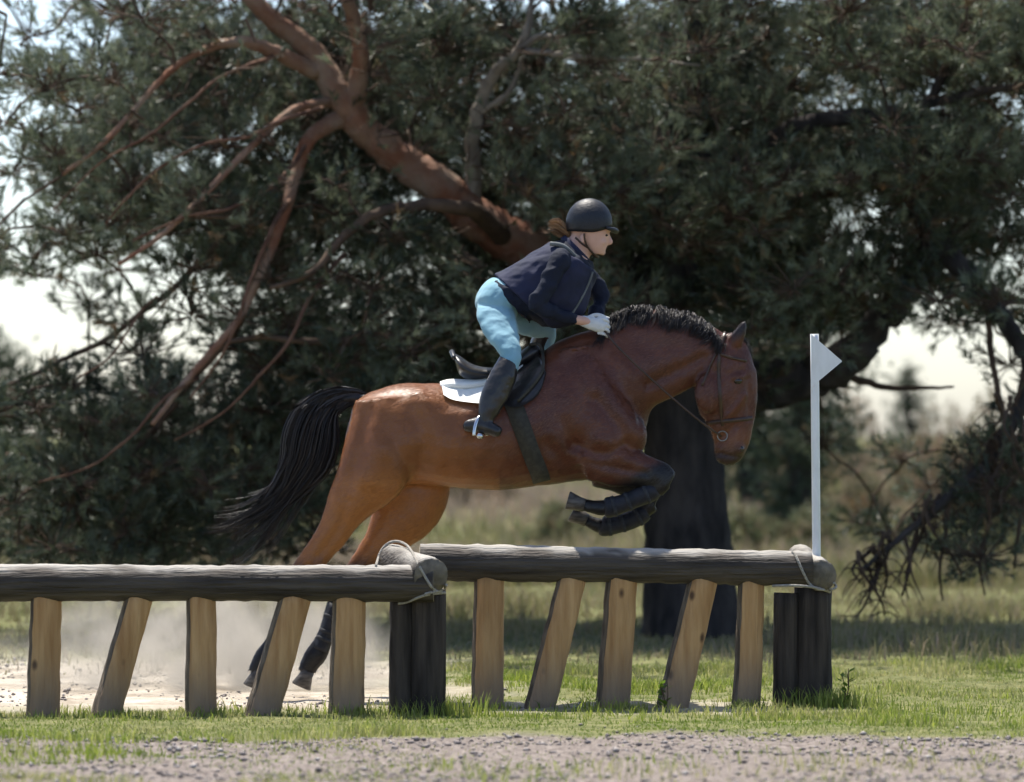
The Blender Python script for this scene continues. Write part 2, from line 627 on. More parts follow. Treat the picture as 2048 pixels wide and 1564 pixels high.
x, y = scatter(170000, -4.2, 4.2, -5.2, 5.5, keep_turf)
cl = sstep(0.35, 0.75, fbm(x * 1.6, y * 1.2, 55))
h = rng.uniform(0.018, 0.05, len(x)) * (0.45 + 1.5 * cl * cl)
dr = np.clip(rng.normal(0.16, 0.25, len(x)) + (0.55 - fbm(x * 1.3, y, 91)) * 1.6, 0, 1)
V, T, A = blades(x, y, h, rng.uniform(0.004, 0.008, len(x)), rng.uniform(.1, .8, len(x)), np.clip(rng.uniform(0, 1, len(x)) * (.35 + .65 * cl), 0, 1), dr * 0.85)
o = link('turf_grass', np_mesh('turf_grass', V, T, A), M['grass'])
tag(o, 'short patchy green turf growing along the foot of the log fence', 'grass', kind='stuff')

# rank grass round post feet and under the tree
xs, ys, hs = [], [], []
for (px, Yc, n, sp, hh) in [(880, .25, 260, .12, .13), (860, .1, 200, .16, .10), (1640, .75, 260, .13, .12), (1690, .7, 160, .10, .10), (440, .05, 120, .10, .07),
                            (700, 0, 120, .1, .07), (975, .6, 100, .08, .06), (1240, .6, 120, .12, .06), (1590, -.2, 150, .12, .05), (1050, -.1, 160, .16, .05),
                            (120, 0, 120, .14, .06), (250, -.2, 160, .2, .05), (1850, .6, 200, .3, .06), (1950, .4, 200, .3, .06), (545, .05, 80, .1, .05), (1490, .7, 90, .07, .06)]:
    c = P(px, HZ, Yc)
    xs.append(rng.normal(c.x, sp, n)); ys.append(rng.normal(Yc, sp * .7, n)); hs.append(rng.uniform(.4, 1.1, n) * hh)
x, y, h = map(np.concatenate, (xs, ys, hs))
V, T, A = blades(x, y, h, rng.uniform(0.005, 0.009, len(x)), rng.uniform(.1, .6, len(x)), rng.uniform(0, 1, len(x)), rng.uniform(0, .3, len(x)))
o = link('rank_grass', np_mesh('rank_grass', V, T, A), M['grass'])
tag(o, 'taller green grass tufts at the feet of the fence posts', 'grass', kind='stuff')


# heath grass and heather further back
def keep_heath(x, y):
    c = sstep(0.3, 0.6, fbm(x * 0.7, y * 0.35, 15))
    sh = sstep(5.0, 7.0, y) * (0.35 + 0.65 * c)
    _, s, _ = zones(x, y)
    return np.where(s > 0.4, 0.1, sh)


x, y = scatter(60000, -5.5, 6.0, 4.0, 22, keep_heath)
h = rng.uniform(0.04, 0.12, len(x)) * (0.5 + 1.2 * sstep(.48, .72, fbm(x * 1.1, y * .6, 71)))
A1 = blades(x, y, h, rng.uniform(0.008, 0.016, len(x)), rng.uniform(.1, .7, len(x)), rng.uniform(0, 1, len(x)), np.clip(rng.normal(.30, .28, len(x)), 0, 1))
yy = 20 + 75 * rng.uniform(0, 1, 52000) ** 1.5
xx = rng.uniform(-1, 1, 52000) * (yy + 25) * 0.125
hh = rng.uniform(0.10, 0.36, 52000) * (0.5 + fbm(xx * .5, yy * .25, 66))
dd = np.clip((fbm(xx * .35, yy * .16, 67) - .40) * 3.2 + rng.normal(0, .25, 52000) + sstep(24, 50, yy) * .35, 0, 1)
A2 = blades(xx, yy, hh, rng.uniform(0.012, 0.03, 52000), rng.uniform(.1, .6, 52000), rng.uniform(0, 1, 52000), dd)
V = np.concatenate([A1[0], A2[0]]); T = np.concatenate([A1[1], A2[1] + len(A1[0])])
o = link('heath_grass', np_mesh('heath_grass', V, T, {k: np.concatenate([A1[2][k], A2[2][k]]) for k in A1[2]}), M['heath'])
tag(o, 'tufted heath grass and faded heather behind the horse', 'heath grass', kind='stuff')

# gravel and clods on the dirt track in front
x, y = scatter(19000, -3.4, 3.4, -5.6, -1.0, lambda x, y: np.clip(zones(x, y)[0], 0.05, 1) * (0.25 + 0.75 * sstep(.35, .6, fbm(x * 1.7, y * 1.7, 12))))
x2, y2 = scatter(5000, -3.2, .4, .5, 6.0, lambda x, y: zones(x, y)[1] * sstep(.4, .65, fbm(x * 2, y * 1.2, 14)))
x, y = np.concatenate([x, x2]), np.concatenate([y, y2])
base = np.array([[0, 0, 1], [.9, 0, .25], [.28, .86, .25], [-.73, .53, .25], [-.73, -.53, .25], [.28, -.86, .25], [0, 0, -.5]])
bt = np.array([[0, i, i % 5 + 1] for i in range(1, 6)] + [[6, i % 5 + 1, i] for i in range(1, 6)])
n = len(x)
sz = rng.gamma(1.6, 0.0038, n).clip(0.003, 0.021)
an = rng.uniform(0, 6.28, n)
B = base[None] * (1 + rng.uniform(-.35, .35, (n, 7, 1))) * sz[:, None, None]
B[:, :, 2] *= rng.uniform(.45, .9, n)[:, None]
R0 = B[:, :, 0] * np.cos(an)[:, None] - B[:, :, 1] * np.sin(an)[:, None]
R1 = B[:, :, 0] * np.sin(an)[:, None] + B[:, :, 1] * np.cos(an)[:, None]
V = np.stack([R0 + x[:, None], R1 + y[:, None], B[:, :, 2] + (gz(x, y) + sz * .15)[:, None]], -1).reshape(-1, 3)
T = (np.arange(n) * 7)[:, None, None] + bt[None]
o = link('gravel', np_mesh('gravel', V, T.reshape(-1, 3), {'tint': np.repeat(rng.uniform(0, 1, n) ** 3, 7)}), M['stone'])
tag(o, 'loose grey brown gravel and clods on the dirt track', 'gravel', kind='stuff')

# ------------------------------------------------------------------ log fence
FY_L, FY_R = 0.10, 0.85


def half_log(mb, top, bot, w, face=(0.35, -0.94), nseg=10):
    """split post: flat peeled face (material 0) and rounded bark back (material 1)"""
    top, bot = Vector(top), Vector(bot)
    fx = Vector((face[0], face[1], 0)).normalized()
    sx = Vector((-fx.y, fx.x, 0))
    rings = []
    cut = 9
    jit = [random.uniform(-.05, .05) for _ in range(16)]
    for i in range(nseg + 1):
        t = i / nseg
        c = bot.lerp(top, t) + Vector((random.uniform(-1, 1), random.uniform(-1, 1), 0)) * 0.003
        r = w / 2 * (1.06 - 0.10 * t)
        ring = []
        for j in range(16):
            a = 2 * math.pi * j / 16
            ca, sa = math.cos(a), math.sin(a)
            # squarish, slightly flattened towards the face
            u = math.copysign(abs(sa) ** 0.8, sa) * r * (1 + jit[j])
            f = math.copysign(abs(ca) ** 0.75, ca) * r * (0.72 if ca > 0 else 1.0)
            ring.append(c + sx * u + fx * f)
        rings.append(ring)
    mb.ring_skin(rings, 0, (True, True))
    nf = 16 * nseg
    base = len(mb.m) - nf - 32
    for i in range(nseg):
        for j in range(16):
            bark = 6 <= j <= 12
            if bark:
                mb.m[base + i * 16 + j] = 1


def add_mud(o, z0, z1):
    me = o.data
    a = me.attributes.new('mud', 'FLOAT', 'POINT')
    co = np.zeros(len(me.vertices) * 3, dtype=np.float32)
    me.vertices.foreach_get('co', co)
    co = co.reshape(-1, 3)
    a.data.foreach_set('value', (0.85 * sstep(z1, z0, co[:, 2] + 0.05 * (fbm(co[:, 0] * 30, co[:, 2] * 9, 4) - .5))).astype(np.float32))


def log_rail(name, a, b, ra, rb, mats, parent, n=24, segs=60, knots=6):
    mb = MB()
    pts, rad = [], []
    for i in range(segs + 1):
        t = i / segs
        p = Vector(a).lerp(Vector(b), t) + Vector((0, random.uniform(-1, 1), random.uniform(-1, 1))) * 0.0025
        pts.append(p)
        rad.append((ra + (rb - ra) * t) * (1 + 0.018 * math.sin(9 * t) + random.uniform(-.012, .012)))
    mb.tube(pts, rad, n, 0, wob=0.022, cap_mi=1)
    o = mb.build(name, mats, parent)
    # sunlit upper side painted into the colour as patchy bleached wear
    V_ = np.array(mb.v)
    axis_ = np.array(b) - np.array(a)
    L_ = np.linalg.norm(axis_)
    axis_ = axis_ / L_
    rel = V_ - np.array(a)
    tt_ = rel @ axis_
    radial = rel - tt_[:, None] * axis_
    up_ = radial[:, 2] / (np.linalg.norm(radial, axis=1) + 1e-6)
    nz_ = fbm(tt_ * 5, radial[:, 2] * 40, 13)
    at_ = o.data.attributes.new('sunlit_worn', 'FLOAT', 'POINT')
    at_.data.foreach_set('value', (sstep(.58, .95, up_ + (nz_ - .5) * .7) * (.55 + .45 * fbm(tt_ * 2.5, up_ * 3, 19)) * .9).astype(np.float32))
    return o


def rope(name, pts, r, parent, k=6):
    mb = MB()
    mb.tube(pts, [r] * len(pts), 7, 0, k=k)
    return mb.build(name, M['rope'], parent)


def fence(name, label, Y, rail_a, rail_b, rr, posts, corner, cross, ropes):
    loc = P((rail_a[0] + rail_b[0]) / 2, HZ, Y)
    loc.z = 0
    root = empty(name, loc, label, 'fence', 'log fence sections')
    s = FPX / (CAM_DIST + Y)
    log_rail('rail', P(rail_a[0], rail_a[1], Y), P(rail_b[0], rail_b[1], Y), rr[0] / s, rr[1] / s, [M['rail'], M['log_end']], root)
    for (tx, ty, bx, by, w, dy) in posts:
        mb = MB()
        top, bot = P(tx, ty - 22, Y), P(bx, by, Y)
        bot.y += dy
        g0 = float(gz(bot.x, bot.y))
        d = top - bot
        bot = bot - d * ((bot.z - g0 + 0.06) / d.z) if bot.z > g0 - 0.06 else bot
        half_log(mb, top, bot, w / s, (random.uniform(.25, .5), -0.9))
        o = mb.build('post', [M['post'], M['bark_strip']], root)
        add_mud(o, g0 + 0.02, g0 + 0.34)
    for (cx, ty, w, dy) in corner:
        mb = MB()
        a = P(cx, ty, Y + dy)
        b = Vector((a.x - 0.004, a.y, float(gz(a.x, a.y)) - 0.08))
        mb.tube([b.lerp(a, i / 9) + Vector((random.uniform(-1, 1), random.uniform(-1, 1), 0)) * .003 for i in range(10)], [w / s / 2 * (1.08 - .08 * i / 9) for i in range(10)], 16, 0, wob=0.025, cap_mi=1)
        mb.build('corner_post', [M['dark_post'], M['log_end']], root)
    for (ax, ay, ady, bx, by, bdy, r) in cross:
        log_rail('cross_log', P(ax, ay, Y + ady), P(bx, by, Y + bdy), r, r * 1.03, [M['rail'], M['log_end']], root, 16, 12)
    vv, ff = [], []
    for o in root.children:
        b_ = len(vv)
        vv += [v.co.copy() for v in o.data.vertices]
        ff += [tuple(i + b_ for i in p.vertices) for p in o.data.polygons]
    bvh = BVHTree.FromPolygons(vv, ff)
    eye = Vector((0, -CAM_DIST, CAM_H))
    for pts in ropes:
        A_ = catmull(np.array(pts, float), 5)
        q = []
        for a, b, c in A_:
            p = P(a, b, Y + c)
            d = (p - eye).normalized()
            hit = bvh.ray_cast(eye, d)
            q.append(hit[0] - d * .007 if hit[0] is not None and abs(hit[0].y - p.y) < .5 else p)
        for _ in range(2):
            q = [q[0]] + [(q[i - 1] + q[i] * 2 + q[i + 1]) / 4 for i in range(1, len(q) - 1)] + [q[-1]]
        rope('rope', q, 0.0072, root, 1)
    return root


fence('log_fence', 'log fence section on the left, dark rail on slanted and upright posts', FY_L,
      (-160, 1165), (868, 1167), (37, 36),
      [(93, 1203, 86, 1435, 62, .0), (283, 1203, 213, 1430, 58, -.05), (404, 1203, 403, 1432, 61, 0), (597, 1203, 525, 1432, 66, -.05), (700, 1203, 692, 1435, 66, 0),
       (-40, 1203, -45, 1432, 60, 0)],
      [(803, 1196, 46, .06), (853, 1172, 76, .10)],
      [(784, 1122, .42, 862, 1152, -.06, .088)],
      [[(752, 1132, .40), (764, 1098, .40), (788, 1082, .36), (816, 1092, .25), (834, 1124, .05), (852, 1156, -.12), (868, 1180, -.16), (890, 1186, -.10)],
       [(884, 1186, -.10), (850, 1190, -.10), (815, 1204, -.11), (796, 1207, -.02)],
       [(893, 1170, -.05), (884, 1180, -.13), (866, 1184, -.14), (850, 1188, -.1)]])
fence('log_fence', 'log fence section on the right with white marker flag at its end', FY_R,
      (838, 1124), (1622, 1137), (37, 34),
      [(980, 1165, 975, 1415, 62, 0), (1148, 1165, 1078, 1420, 60, -.05), (1245, 1165, 1225, 1420, 62, 0), (1412, 1168, 1345, 1415, 62, -.05), (1505, 1172, 1494, 1410, 52, 0)],
      [(1573, 1186, 50, .02), (1625, 1176, 76, .06)],
      [(1600, 1118, .55, 1642, 1152, -.05, .078)],
      [[(1583, 1104, .0), (1590, 1108, -.10), (1604, 1140, -.13), (1622, 1172, -.15), (1650, 1180, -.14), (1672, 1176, -.05), (1668, 1166, .1)],
       [(1545, 1172, -.09), (1590, 1171, -.13), (1630, 1175, -.15), (1660, 1184, -.10)]])

# marker flag
fl = empty('marker_flag', P(1634, HZ, 1.05) - Vector((0, 0, CAM_H)), 'white triangular marker flag on a white pole behind the fence', 'flag')
mb = MB()
p0, p1 = P(1636, 1200, 1.05), P(1629, 668, 1.05)
p0.z = float(gz(p0.x, p0.y)) - .05
mb.tube([p0.lerp(p1, i / 8) for i in range(9)], [.022] * 9, 12)
mb.build('pole', M['white_paint'], fl)
mb = MB()
cols = 8
for sgn in (0, 1):
    for i in range(cols + 1):
        t = i / cols
        x0 = 1622 + 62 * t
        yt, yb = 668 + 54 * t, 775 - 52 * t
        for q in range(4):
            yq = yt + (yb - yt) * q / 3
            v = P(x0, yq, 1.022 + 0.010 * math.sin(5 * t))
            v.y += 0.004 * sgn
            mb.v.append(tuple(v))
for sgn in (0, 1):
    o4 = sgn * (cols + 1) * 4
    for i in range(cols):
        for q in range(3):
            a = o4 + i * 4 + q
            mb.f.append((a, a + 4, a + 5, a + 1)); mb.m.append(0)
mb.build('pennant', M['white_paint'], fl)

# ------------------------------------------------------------------ horse
HY = 1.5
horse = empty('horse', P(1000, HZ, HY) - Vector((0, 0, CAM_H)), 'bay horse with black tail and mane leaping over the log fence', 'horse')
hb = MB()
# trunk and neck: topline / underline pairs
hb.ribs([(706, 812, 692, 868, .05), (718, 796, 694, 915, .13), (748, 781, 724, 950, .20), (800, 768, 788, 968, .255), (862, 766, 852, 970, .28),
         (930, 768, 920, 976, .29), (1000, 754, 1002, 980, .295), (1056, 722, 1078, 972, .285), (1108, 686, 1150, 962, .255), (1150, 668, 1220, 950, .225),
         (1188, 656, 1272, 915, .19), (1214, 646, 1290, 862, .150), (1250, 632, 1304, 818, .115), (1308, 618, 1340, 797, .092), (1372, 630, 1384, 776, .082),
         (1424, 652, 1414, 752, .072), (1455, 672, 1438, 735, .055)], HY, n=28)
# head
hb.ribs([(1472, 664, 1432, 672, .045), (1494, 690, 1413, 705, .082), (1506, 722, 1398, 742, .100), (1511, 765, 1391, 786, .102), (1511, 800, 1397, 822, .086),
         (1508, 835, 1416, 848, .068), (1503, 865, 1426, 876, .058), (1496, 892, 1429, 902, .056), (1484, 916, 1434, 921, .048), (1468, 930, 1444, 929, .026)], HY, n=24)
hb.ball(P(1420, 785, HY - .075), (.085, .045, .11), 10)            # cheek
hb.ball(P(1472, 752, HY - .080), (.045, .035, .030), 8)            # brow
hb.ball(P(1478, 897, HY - .032), (.034, .032, .034), 8)            # nostril flare
hb.tube([P(1498, 740, HY), P(1502, 800, HY), P(1494, 860, HY), P(1478, 900, HY)], [.04, .034, .026, .012], 10, k=4)
for sy in (-1, 1):                                                # ears
    b0 = P(1466, 698, HY + sy * .055)
    hb.tube([b0, b0 + Vector((.022, sy * .015, .055)), b0 + Vector((.05, sy * .022, .115)), b0 + Vector((.066, sy * .02, .150))], [.030, .036, .025, .008], 10, k=3, ell=0.7)
# shoulder, croup and chest muscle
hb.ribs([(1120, 700, 1180, 690, .06, -.12), (1105, 780, 1240, 770, .08, -.15), (1130, 860, 1280, 850, .09, -.15), (1150, 930, 1270, 915, .085, -.14)], HY, n=16)
hb.ribs([(1120, 700, 1180, 690, .06, .12), (1105, 780, 1240, 770, .08, .15), (1130, 860, 1280, 850, .09, .15), (1150, 930, 1270, 915, .085, .14)], HY, n=16)
hb.ball(P(1262, 872, HY - .10), (.085, .09, .12), 10)
hb.ball(P(1262, 872, HY + .10), (.085, .09, .12), 10)
# near hind
NH = [(712, 800, 835, 790, .09, -.10), (694, 872, 842, 885, .125, -.13), (678, 935, 822, 955, .118, -.14), (660, 985, 778, 1008, .090, -.145), (645, 1035, 728, 1042, .068, -.145),
      (618, 1085, 690, 1090, .052, -.145), (592, 1122, 652, 1132, .045, -.145), (575, 1152, 628, 1166, .042, -.145), (568, 1185, 612, 1196, .034, -.145), (556, 1225, 596, 1234, .030, -.145),
      (536, 1272, 574, 1282, .030, -.145), (516, 1300, 560, 1316, .037, -.145), (506, 1322, 545, 1335, .032, -.145), (500, 1338, 538, 1348, .030, -.145)]
hb.ribs(NH, HY, n=18)
FH = [(740, 850, 880, 850, .09, .10), (745, 905, 896, 905, .115, .12), (748, 960, 902, 968, .115, .13), (745, 1010, 892, 1016, .10, .13), (735, 1055, 862, 1062, .082, .13),
      (716, 1092, 812, 1100, .062, .13), (692, 1128, 760, 1137, .050, .13), (664, 1158, 718, 1172, .044, .13), (654, 1195, 694, 1203, .034, .13), (644, 1235, 680, 1242, .030, .13),
      (628, 1278, 664, 1286, .030, .13), (608, 1306, 652, 1320, .037, .13), (598, 1328, 636, 1340, .032, .13), (594, 1342, 630, 1352, .030, .13)]
hb.ribs(FH, HY, n=18)
# near fore, folded
hb.ribs([(1150, 850, 1175, 960, .085, -.13), (1205, 872, 1222, 972, .085, -.14), (1258, 890, 1252, 972, .066, -.14), (1300, 912, 1284, 974, .051, -.14),
         (1334, 926, 1306, 984, .046, -.14), (1350, 946, 1324, 992, .036, -.14)], HY, n=16)


def H(px, py, dy):
    v = P(px, py, HY)
    v.y += dy
    return v


hb.tube([H(1328, 962, -.14), H(1298, 984, -.14), H(1250, 1004, -.14), H(1208, 1015, -.14), H(1182, 1012, -.14), H(1166, 1008, -.14)], [.046, .036, .033, .042, .034, .034], 14, k=4)
# far fore, folded
hb.ribs([(1160, 880, 1190, 975, .08, .12), (1225, 905, 1232, 985, .075, .12), (1275, 935, 1262, 1000, .058, .12), (1310, 962, 1285, 1018, .048, .12), (1324, 985, 1300, 1030, .038, .12)], HY, n=16)
hb.tube([H(1306, 1008, .12), H(1276, 1032, .12), H(1240, 1047, .12), H(1206, 1053, .12), H(1184, 1046, .12), H(1172, 1040, .12)], [.047, .037, .033, .042, .034, .033], 14, k=4)
body = hb.fuse('body', M['coat'], horse, 0.011, 5)

# muscle relief pressed into the skin: (pixel path, depth in m, width in px)
nv = len(body.data.vertices)
co = np.zeros(nv * 3, dtype=np.float32)
no = np.zeros(nv * 3, dtype=np.float32)
body.data.vertices.foreach_get('co', co)
body.data.vertices.foreach_get('normal', no)
co, no = co.reshape(-1, 3).astype(float), no.reshape(-1, 3)
sH = FPX / (CAM_DIST + HY)
bpx, bpy_ = co[:, 0] * sH + 1024, HZ - (co[:, 2] - CAM_H) * sH


def path_d(path):
    best = np.full(nv, 1e9)
    A = catmull(np.array(path, float), 4)
    for (ax, ay), (bx, by) in zip(A[:-1], A[1:]):
        vx, vy = bx - ax, by - ay
        t = np.clip(((bpx - ax) * vx + (bpy_ - ay) * vy) / (vx * vx + vy * vy + 1e-9), 0, 1)
        best = np.minimum(best, np.hypot(bpx - ax - t * vx, bpy_ - ay - t * vy))
    return best


flank = np.clip(np.abs(no[:, 1]) * 1.4, 0, 1)
for path, dep, wid in [([(1165, 690), (1120, 760), (1118, 830), (1150, 890)], -.014, 20), ([(1150, 890), (1200, 905), (1255, 890)], -.012, 13), ([(1190, 800), (1235, 850), (1262, 900)], -.011, 14),
                       ([(1215, 720), (1255, 790), (1285, 830)], -.013, 18), ([(1300, 768), (1350, 745), (1404, 715)], -.010, 12), ([(1240, 680), (1300, 690), (1370, 690)], -.006, 22),
                       ([(835, 830), (850, 890), (838, 950)], -.020, 22), ([(905, 800), (880, 850), (860, 900)], -.008, 25), ([(780, 900), (800, 950), (792, 985)], .014, 22),
                       ([(735, 830), (722, 900), (700, 970)], -.012, 15), ([(770, 820), (765, 890), (745, 960)], .010, 22), ([(700, 1000), (680, 1060), (640, 1110)], -.008, 12),
                       ([(842, 792), (850, 806)], .014, 18), ([(1000, 850), (985, 920)], -.004, 14), ([(955, 840), (940, 930)], -.004, 14), ([(910, 850), (900, 930)], -.004, 14),
                       ([(1098, 890), (1140, 935), (1180, 955)], -.010, 14), ([(1168, 925), (1230, 935), (1290, 945)], -.008, 10), ([(1200, 880), (1255, 915)], .008, 16),
                       ([(1488, 790), (1468, 818), (1448, 836)], .007, 7), ([(1432, 742), (1426, 800), (1440, 836)], -.008, 9), ([(1484, 740), (1458, 748)], -.006, 7), ([(1470, 850), (1440, 880)], -.006, 9),
                       ([(1496, 760), (1500, 830)], -.006, 8), ([(1432, 905), (1462, 912), (1484, 914)], -.006, 5), ([(600, 1150), (625, 1130)], -.006, 8)]:
    co += no * (1.5 * dep * np.exp(-(path_d(path) / wid) ** 2) * flank)[:, None]
co += no * ((fbm(bpx * .02, bpy_ * .02, 77, 3) - .5) * .012)[:, None]
body.data.vertices.foreach_set('co', co.astype(np.float32).ravel())
body.data.update()

# markings as attributes
nv = len(body.data.vertices)
co = np.zeros(nv * 3, dtype=np.float32)
body.data.vertices.foreach_get('co', co)
co = co.reshape(-1, 3)
sH = FPX / (CAM_DIST + HY)
bpx, bpy_ = co[:, 0] * sH + 1024, HZ - (co[:, 2] - CAM_H) * sH
nzv = (fbm(bpx * .05, bpy_ * .05, 8) - .5) * 20


def seg_d(ax, ay, bx, by):
    vx, vy = bx - ax, by - ay
    t = np.clip(((bpx - ax) * vx + (bpy_ - ay) * vy) / (vx * vx + vy * vy), 0, 1)
    return np.hypot(bpx - ax - t * vx, bpy_ - ay - t * vy)


black = sstep(1098, 1150, bpy_ + nzv) * (bpx < 760)
blk2 = np.maximum(sstep(75, 45, seg_d(1345, 975, 1230, 1035) + nzv * .5), sstep(60, 40, seg_d(1230, 1020, 1150, 1010)))
black = np.maximum(black, blk2 * (bpx > 1130) * (bpy_ > 900))
black = np.maximum(black, 0.85 * sstep(870, 915, bpy_ + nzv * .4) * (bpx > 1400))
black = np.maximum(black, 0.9 * sstep(690, 660, bpy_ + nzv * .2) * (bpx > 1462))
tan = 0.75 * sstep(1020, 1080, bpy_) * (bpx < 900) + 0.55 * sstep(925, 985, bpy_) * (bpx < 1000) + 0.35 * sstep(840, 880, bpy_) * (bpx > 1400)
tan = np.clip(tan + 0.60 * sstep(1110, 840, bpx + nzv * 4) + 0.16 * (fbm(bpx * .012, bpy_ * .016, 88) - .5) * 2, 0, 1)
for nme, arr in (('black', black), ('tan', tan)):
    a = body.data.attributes.new(nme, 'FLOAT', 'POINT')
    a.data.foreach_set('value', np.clip(arr, 0, 1).astype(np.float32))

polys = [tuple(p.vertices) for p in body.data.polygons]
# short coat hair lying back along the body
q4 = np.array([p for p in polys if len(p) == 4])
pa, pb, pc, pd = (co[q4[:, k]].astype(float) for k in range(4))
nrm_ = np.cross(pc - pa, pd - pb)
ar_ = np.linalg.norm(nrm_, axis=1)
nrm_ = nrm_ / (ar_[:, None] + 1e-12)
nh = 150000
pick = rng.choice(len(q4), nh, p=ar_ / ar_.sum())
u_, w_ = rng.uniform(0, 1, (2, nh, 1))
base_ = (pa[pick] * (1 - u_) + pb[pick] * u_) * (1 - w_) + (pd[pick] * (1 - u_) + pc[pick] * u_) * w_
nn_ = nrm_[pick]
if (nn_ * (base_ - base_.mean(0))).sum() < 0:
    nn_ = -nn_
swirl = fbm(base_[:, 0] * 3, base_[:, 2] * 3, 61) - .5
flow = np.stack([-1 + .5 * swirl, rng.normal(0, .15, nh), -.55 - 1.6 * swirl], -1)
flow -= (flow * nn_).sum(1, keepdims=True) * nn_
flow /= np.linalg.norm(flow, axis=1, keepdims=True) + 1e-9
wd_ = np.cross(flow, nn_) * rng.uniform(.0010, .0022, (nh, 1))
tip_ = base_ + flow * rng.uniform(.012, .026, (nh, 1)) + nn_ * rng.uniform(.001, .0045, (nh, 1))
FV = np.stack([base_ - wd_ + nn_ * .0004, base_ + wd_ + nn_ * .0004, tip_], 1).reshape(-1, 3)
vi_ = q4[pick, 0]
link('coat_hair', np_mesh('coat_hair', FV, np.arange(nh * 3).reshape(-1, 3),
                          {'tan': np.repeat(np.clip(tan, 0, 1)[vi_], 3), 'black': np.repeat(np.clip(black, 0, 1)[vi_], 3), 'tint': np.repeat(rng.uniform(0, 1, nh) ** 3 * .7, 3)}), M['fur'], horse)
BV = BVHTree.FromPolygons([Vector(c) for c in co], polys)


def on_horse(px, py, off=0.008, side=-1, default=None):
    """point on the horse's flank behind photo pixel (px, py)"""
    p = P(px, py, HY)
    org = Vector((p.x, HY + side * 3.0, p.z))
    hit = BV.ray_cast(org, Vector((0, -side, 0)))
    if hit[0] is None:
        near = BV.find_nearest(Vector((p.x, HY + side * 0.02, p.z)))
        q = near[0] + (Vector((p.x, HY, p.z)) - near[0]).normalized() * 0
        return Vector((p.x, q.y + side * off, p.z)) if default is None else Vector((p.x, HY + side * default, p.z))
    return hit[0] + Vector((0, side * off, 0))


def strap(mb, pts, w, off=0.006, side=-1, th=0.005, k=5, mi=0, horse_fit=True):
    """flat strap along a pixel path lying on the horse"""
    A = catmull(np.array(pts, float), k)
    W_ = [on_horse(a[0], a[1], off, side) if horse_fit else P(a[0], a[1], HY + side * off) for a in A]
    rings = []
    for i, p in enumerate(W_):
        d = W_[min(i + 1, len(W_) - 1)] - W_[max(i - 1, 0)]
        d.normalize()
        nrm = Vector((0, side, 0))
        u = d.cross(nrm)
        if u.length < 1e-5:
            u = Vector((1, 0, 0))
        u.normalize()
        nn = u.cross(d).normalized()
        rings.append([p + u * w / 2 + nn * th / 2, p + u * w / 2 - nn * th / 2, p - u * w / 2 - nn * th / 2, p - u * w / 2 + nn * th / 2])
    mb.ring_skin(rings, mi)


# hooves
def hoof(a, b, r0, r1, dy):
    m = MB()
    A, B = H(*a, dy), H(*b, dy)
    m.tube([A, A.lerp(B, .3), A.lerp(B, .95), B], [r0 * .96, r0, r1, r1 * .93], 16)
    m.build('hoof', M['hoof'], horse)


hoof((520, 1340), (508, 1372), .037, .054, -.145)
hoof((614, 1344), (600, 1376), .037, .054, .13)
hoof((1168, 1010), (1134, 1000), .037, .050, -.14)
hoof((1174, 1042), (1144, 1026), .037, .050, .12)


# brushing boots
def leg_boot(pts, rad, dy):
    m = MB()
    m.tube([H(a, b, dy) for a, b in pts], rad, 14, k=4)
    o = m.build('brushing_boot', M['black_boot'], horse)
    A = catmull(np.array([[*H(a, b, dy), r] for (a, b), r in zip(pts, rad)]), 6)
    for t in (.28, .5, .72):
        k_ = int(t * (len(A) - 1))
        d_ = Vector(A[k_ + 1][:3]) - Vector(A[k_ - 1][:3])
        d_.normalize()
        c_ = Vector(A[k_][:3])
        m = MB()
        m.tube([c_ - d_ * .010, c_ - d_ * .008, c_ + d_ * .008, c_ + d_ * .010], [A[k_][3] * .98, A[k_][3] + .0035, A[k_][3] + .0035, A[k_][3] * .98], 14)
        m.build('strap', M['strap'], o)


leg_boot([(1310, 978), (1300, 984), (1270, 996), (1240, 1008), (1216, 1014), (1208, 1015)], [.043, .051, .050, .050, .056, .047], -.14)
leg_boot([(1294, 1024), (1284, 1030), (1260, 1042), (1232, 1050), (1210, 1053), (1202, 1052)], [.043, .051, .050, .050, .056, .047], .12)
leg_boot([(582, 1200), (562, 1252), (546, 1296)], [.042, .040, .045], -.145)
leg_boot([(670, 1210), (652, 1265), (638, 1302)], [.042, .040, .045], .13)

for sy in (-1, 1):
    m = MB()
    c = on_horse(1474, 762, -.010, sy)
    m.ball(c + Vector((0, sy * .004, 0)), (.024, .014, .019), 8)
    m.build('eye', M['eye'], horse)
    m = MB()
    c = on_horse(1482, 898, -.004, sy)
    m.ball(c, (.012, .008, .018), 8)
    m.build('nostril', M['eye'], horse)


def hair_strips(guides, width, taper=0.25):
    """guides: list of point lists -> ribbons; returns verts, tris, tint"""
    V, T, Ti = [], [], []
    for gpts, tint in guides:
        n = len(gpts)
        ang = random.uniform(0, math.pi)
        w = width * random.uniform(.6, 1.3)
        b = len(V)
        for i, p in enumerate(gpts):
            d = (gpts[min(i + 1, n - 1)] - gpts[max(i - 1, 0)]).normalized()
            u = d.orthogonal().normalized()
            u = Matrix.Rotation(ang, 3, d) @ u
            ww = w * (1 - (1 - taper) * (i / (n - 1)) ** 2) / 2
            V += [p + u * ww, p - u * ww]
            Ti += [tint, tint]
        for i in range(n - 1):
            a = b + 2 * i
            T += [(a, a + 1, a + 3), (a, a + 3, a + 2)]
    return np.array([tuple(v) for v in V]), np.array(T), np.array(Ti)


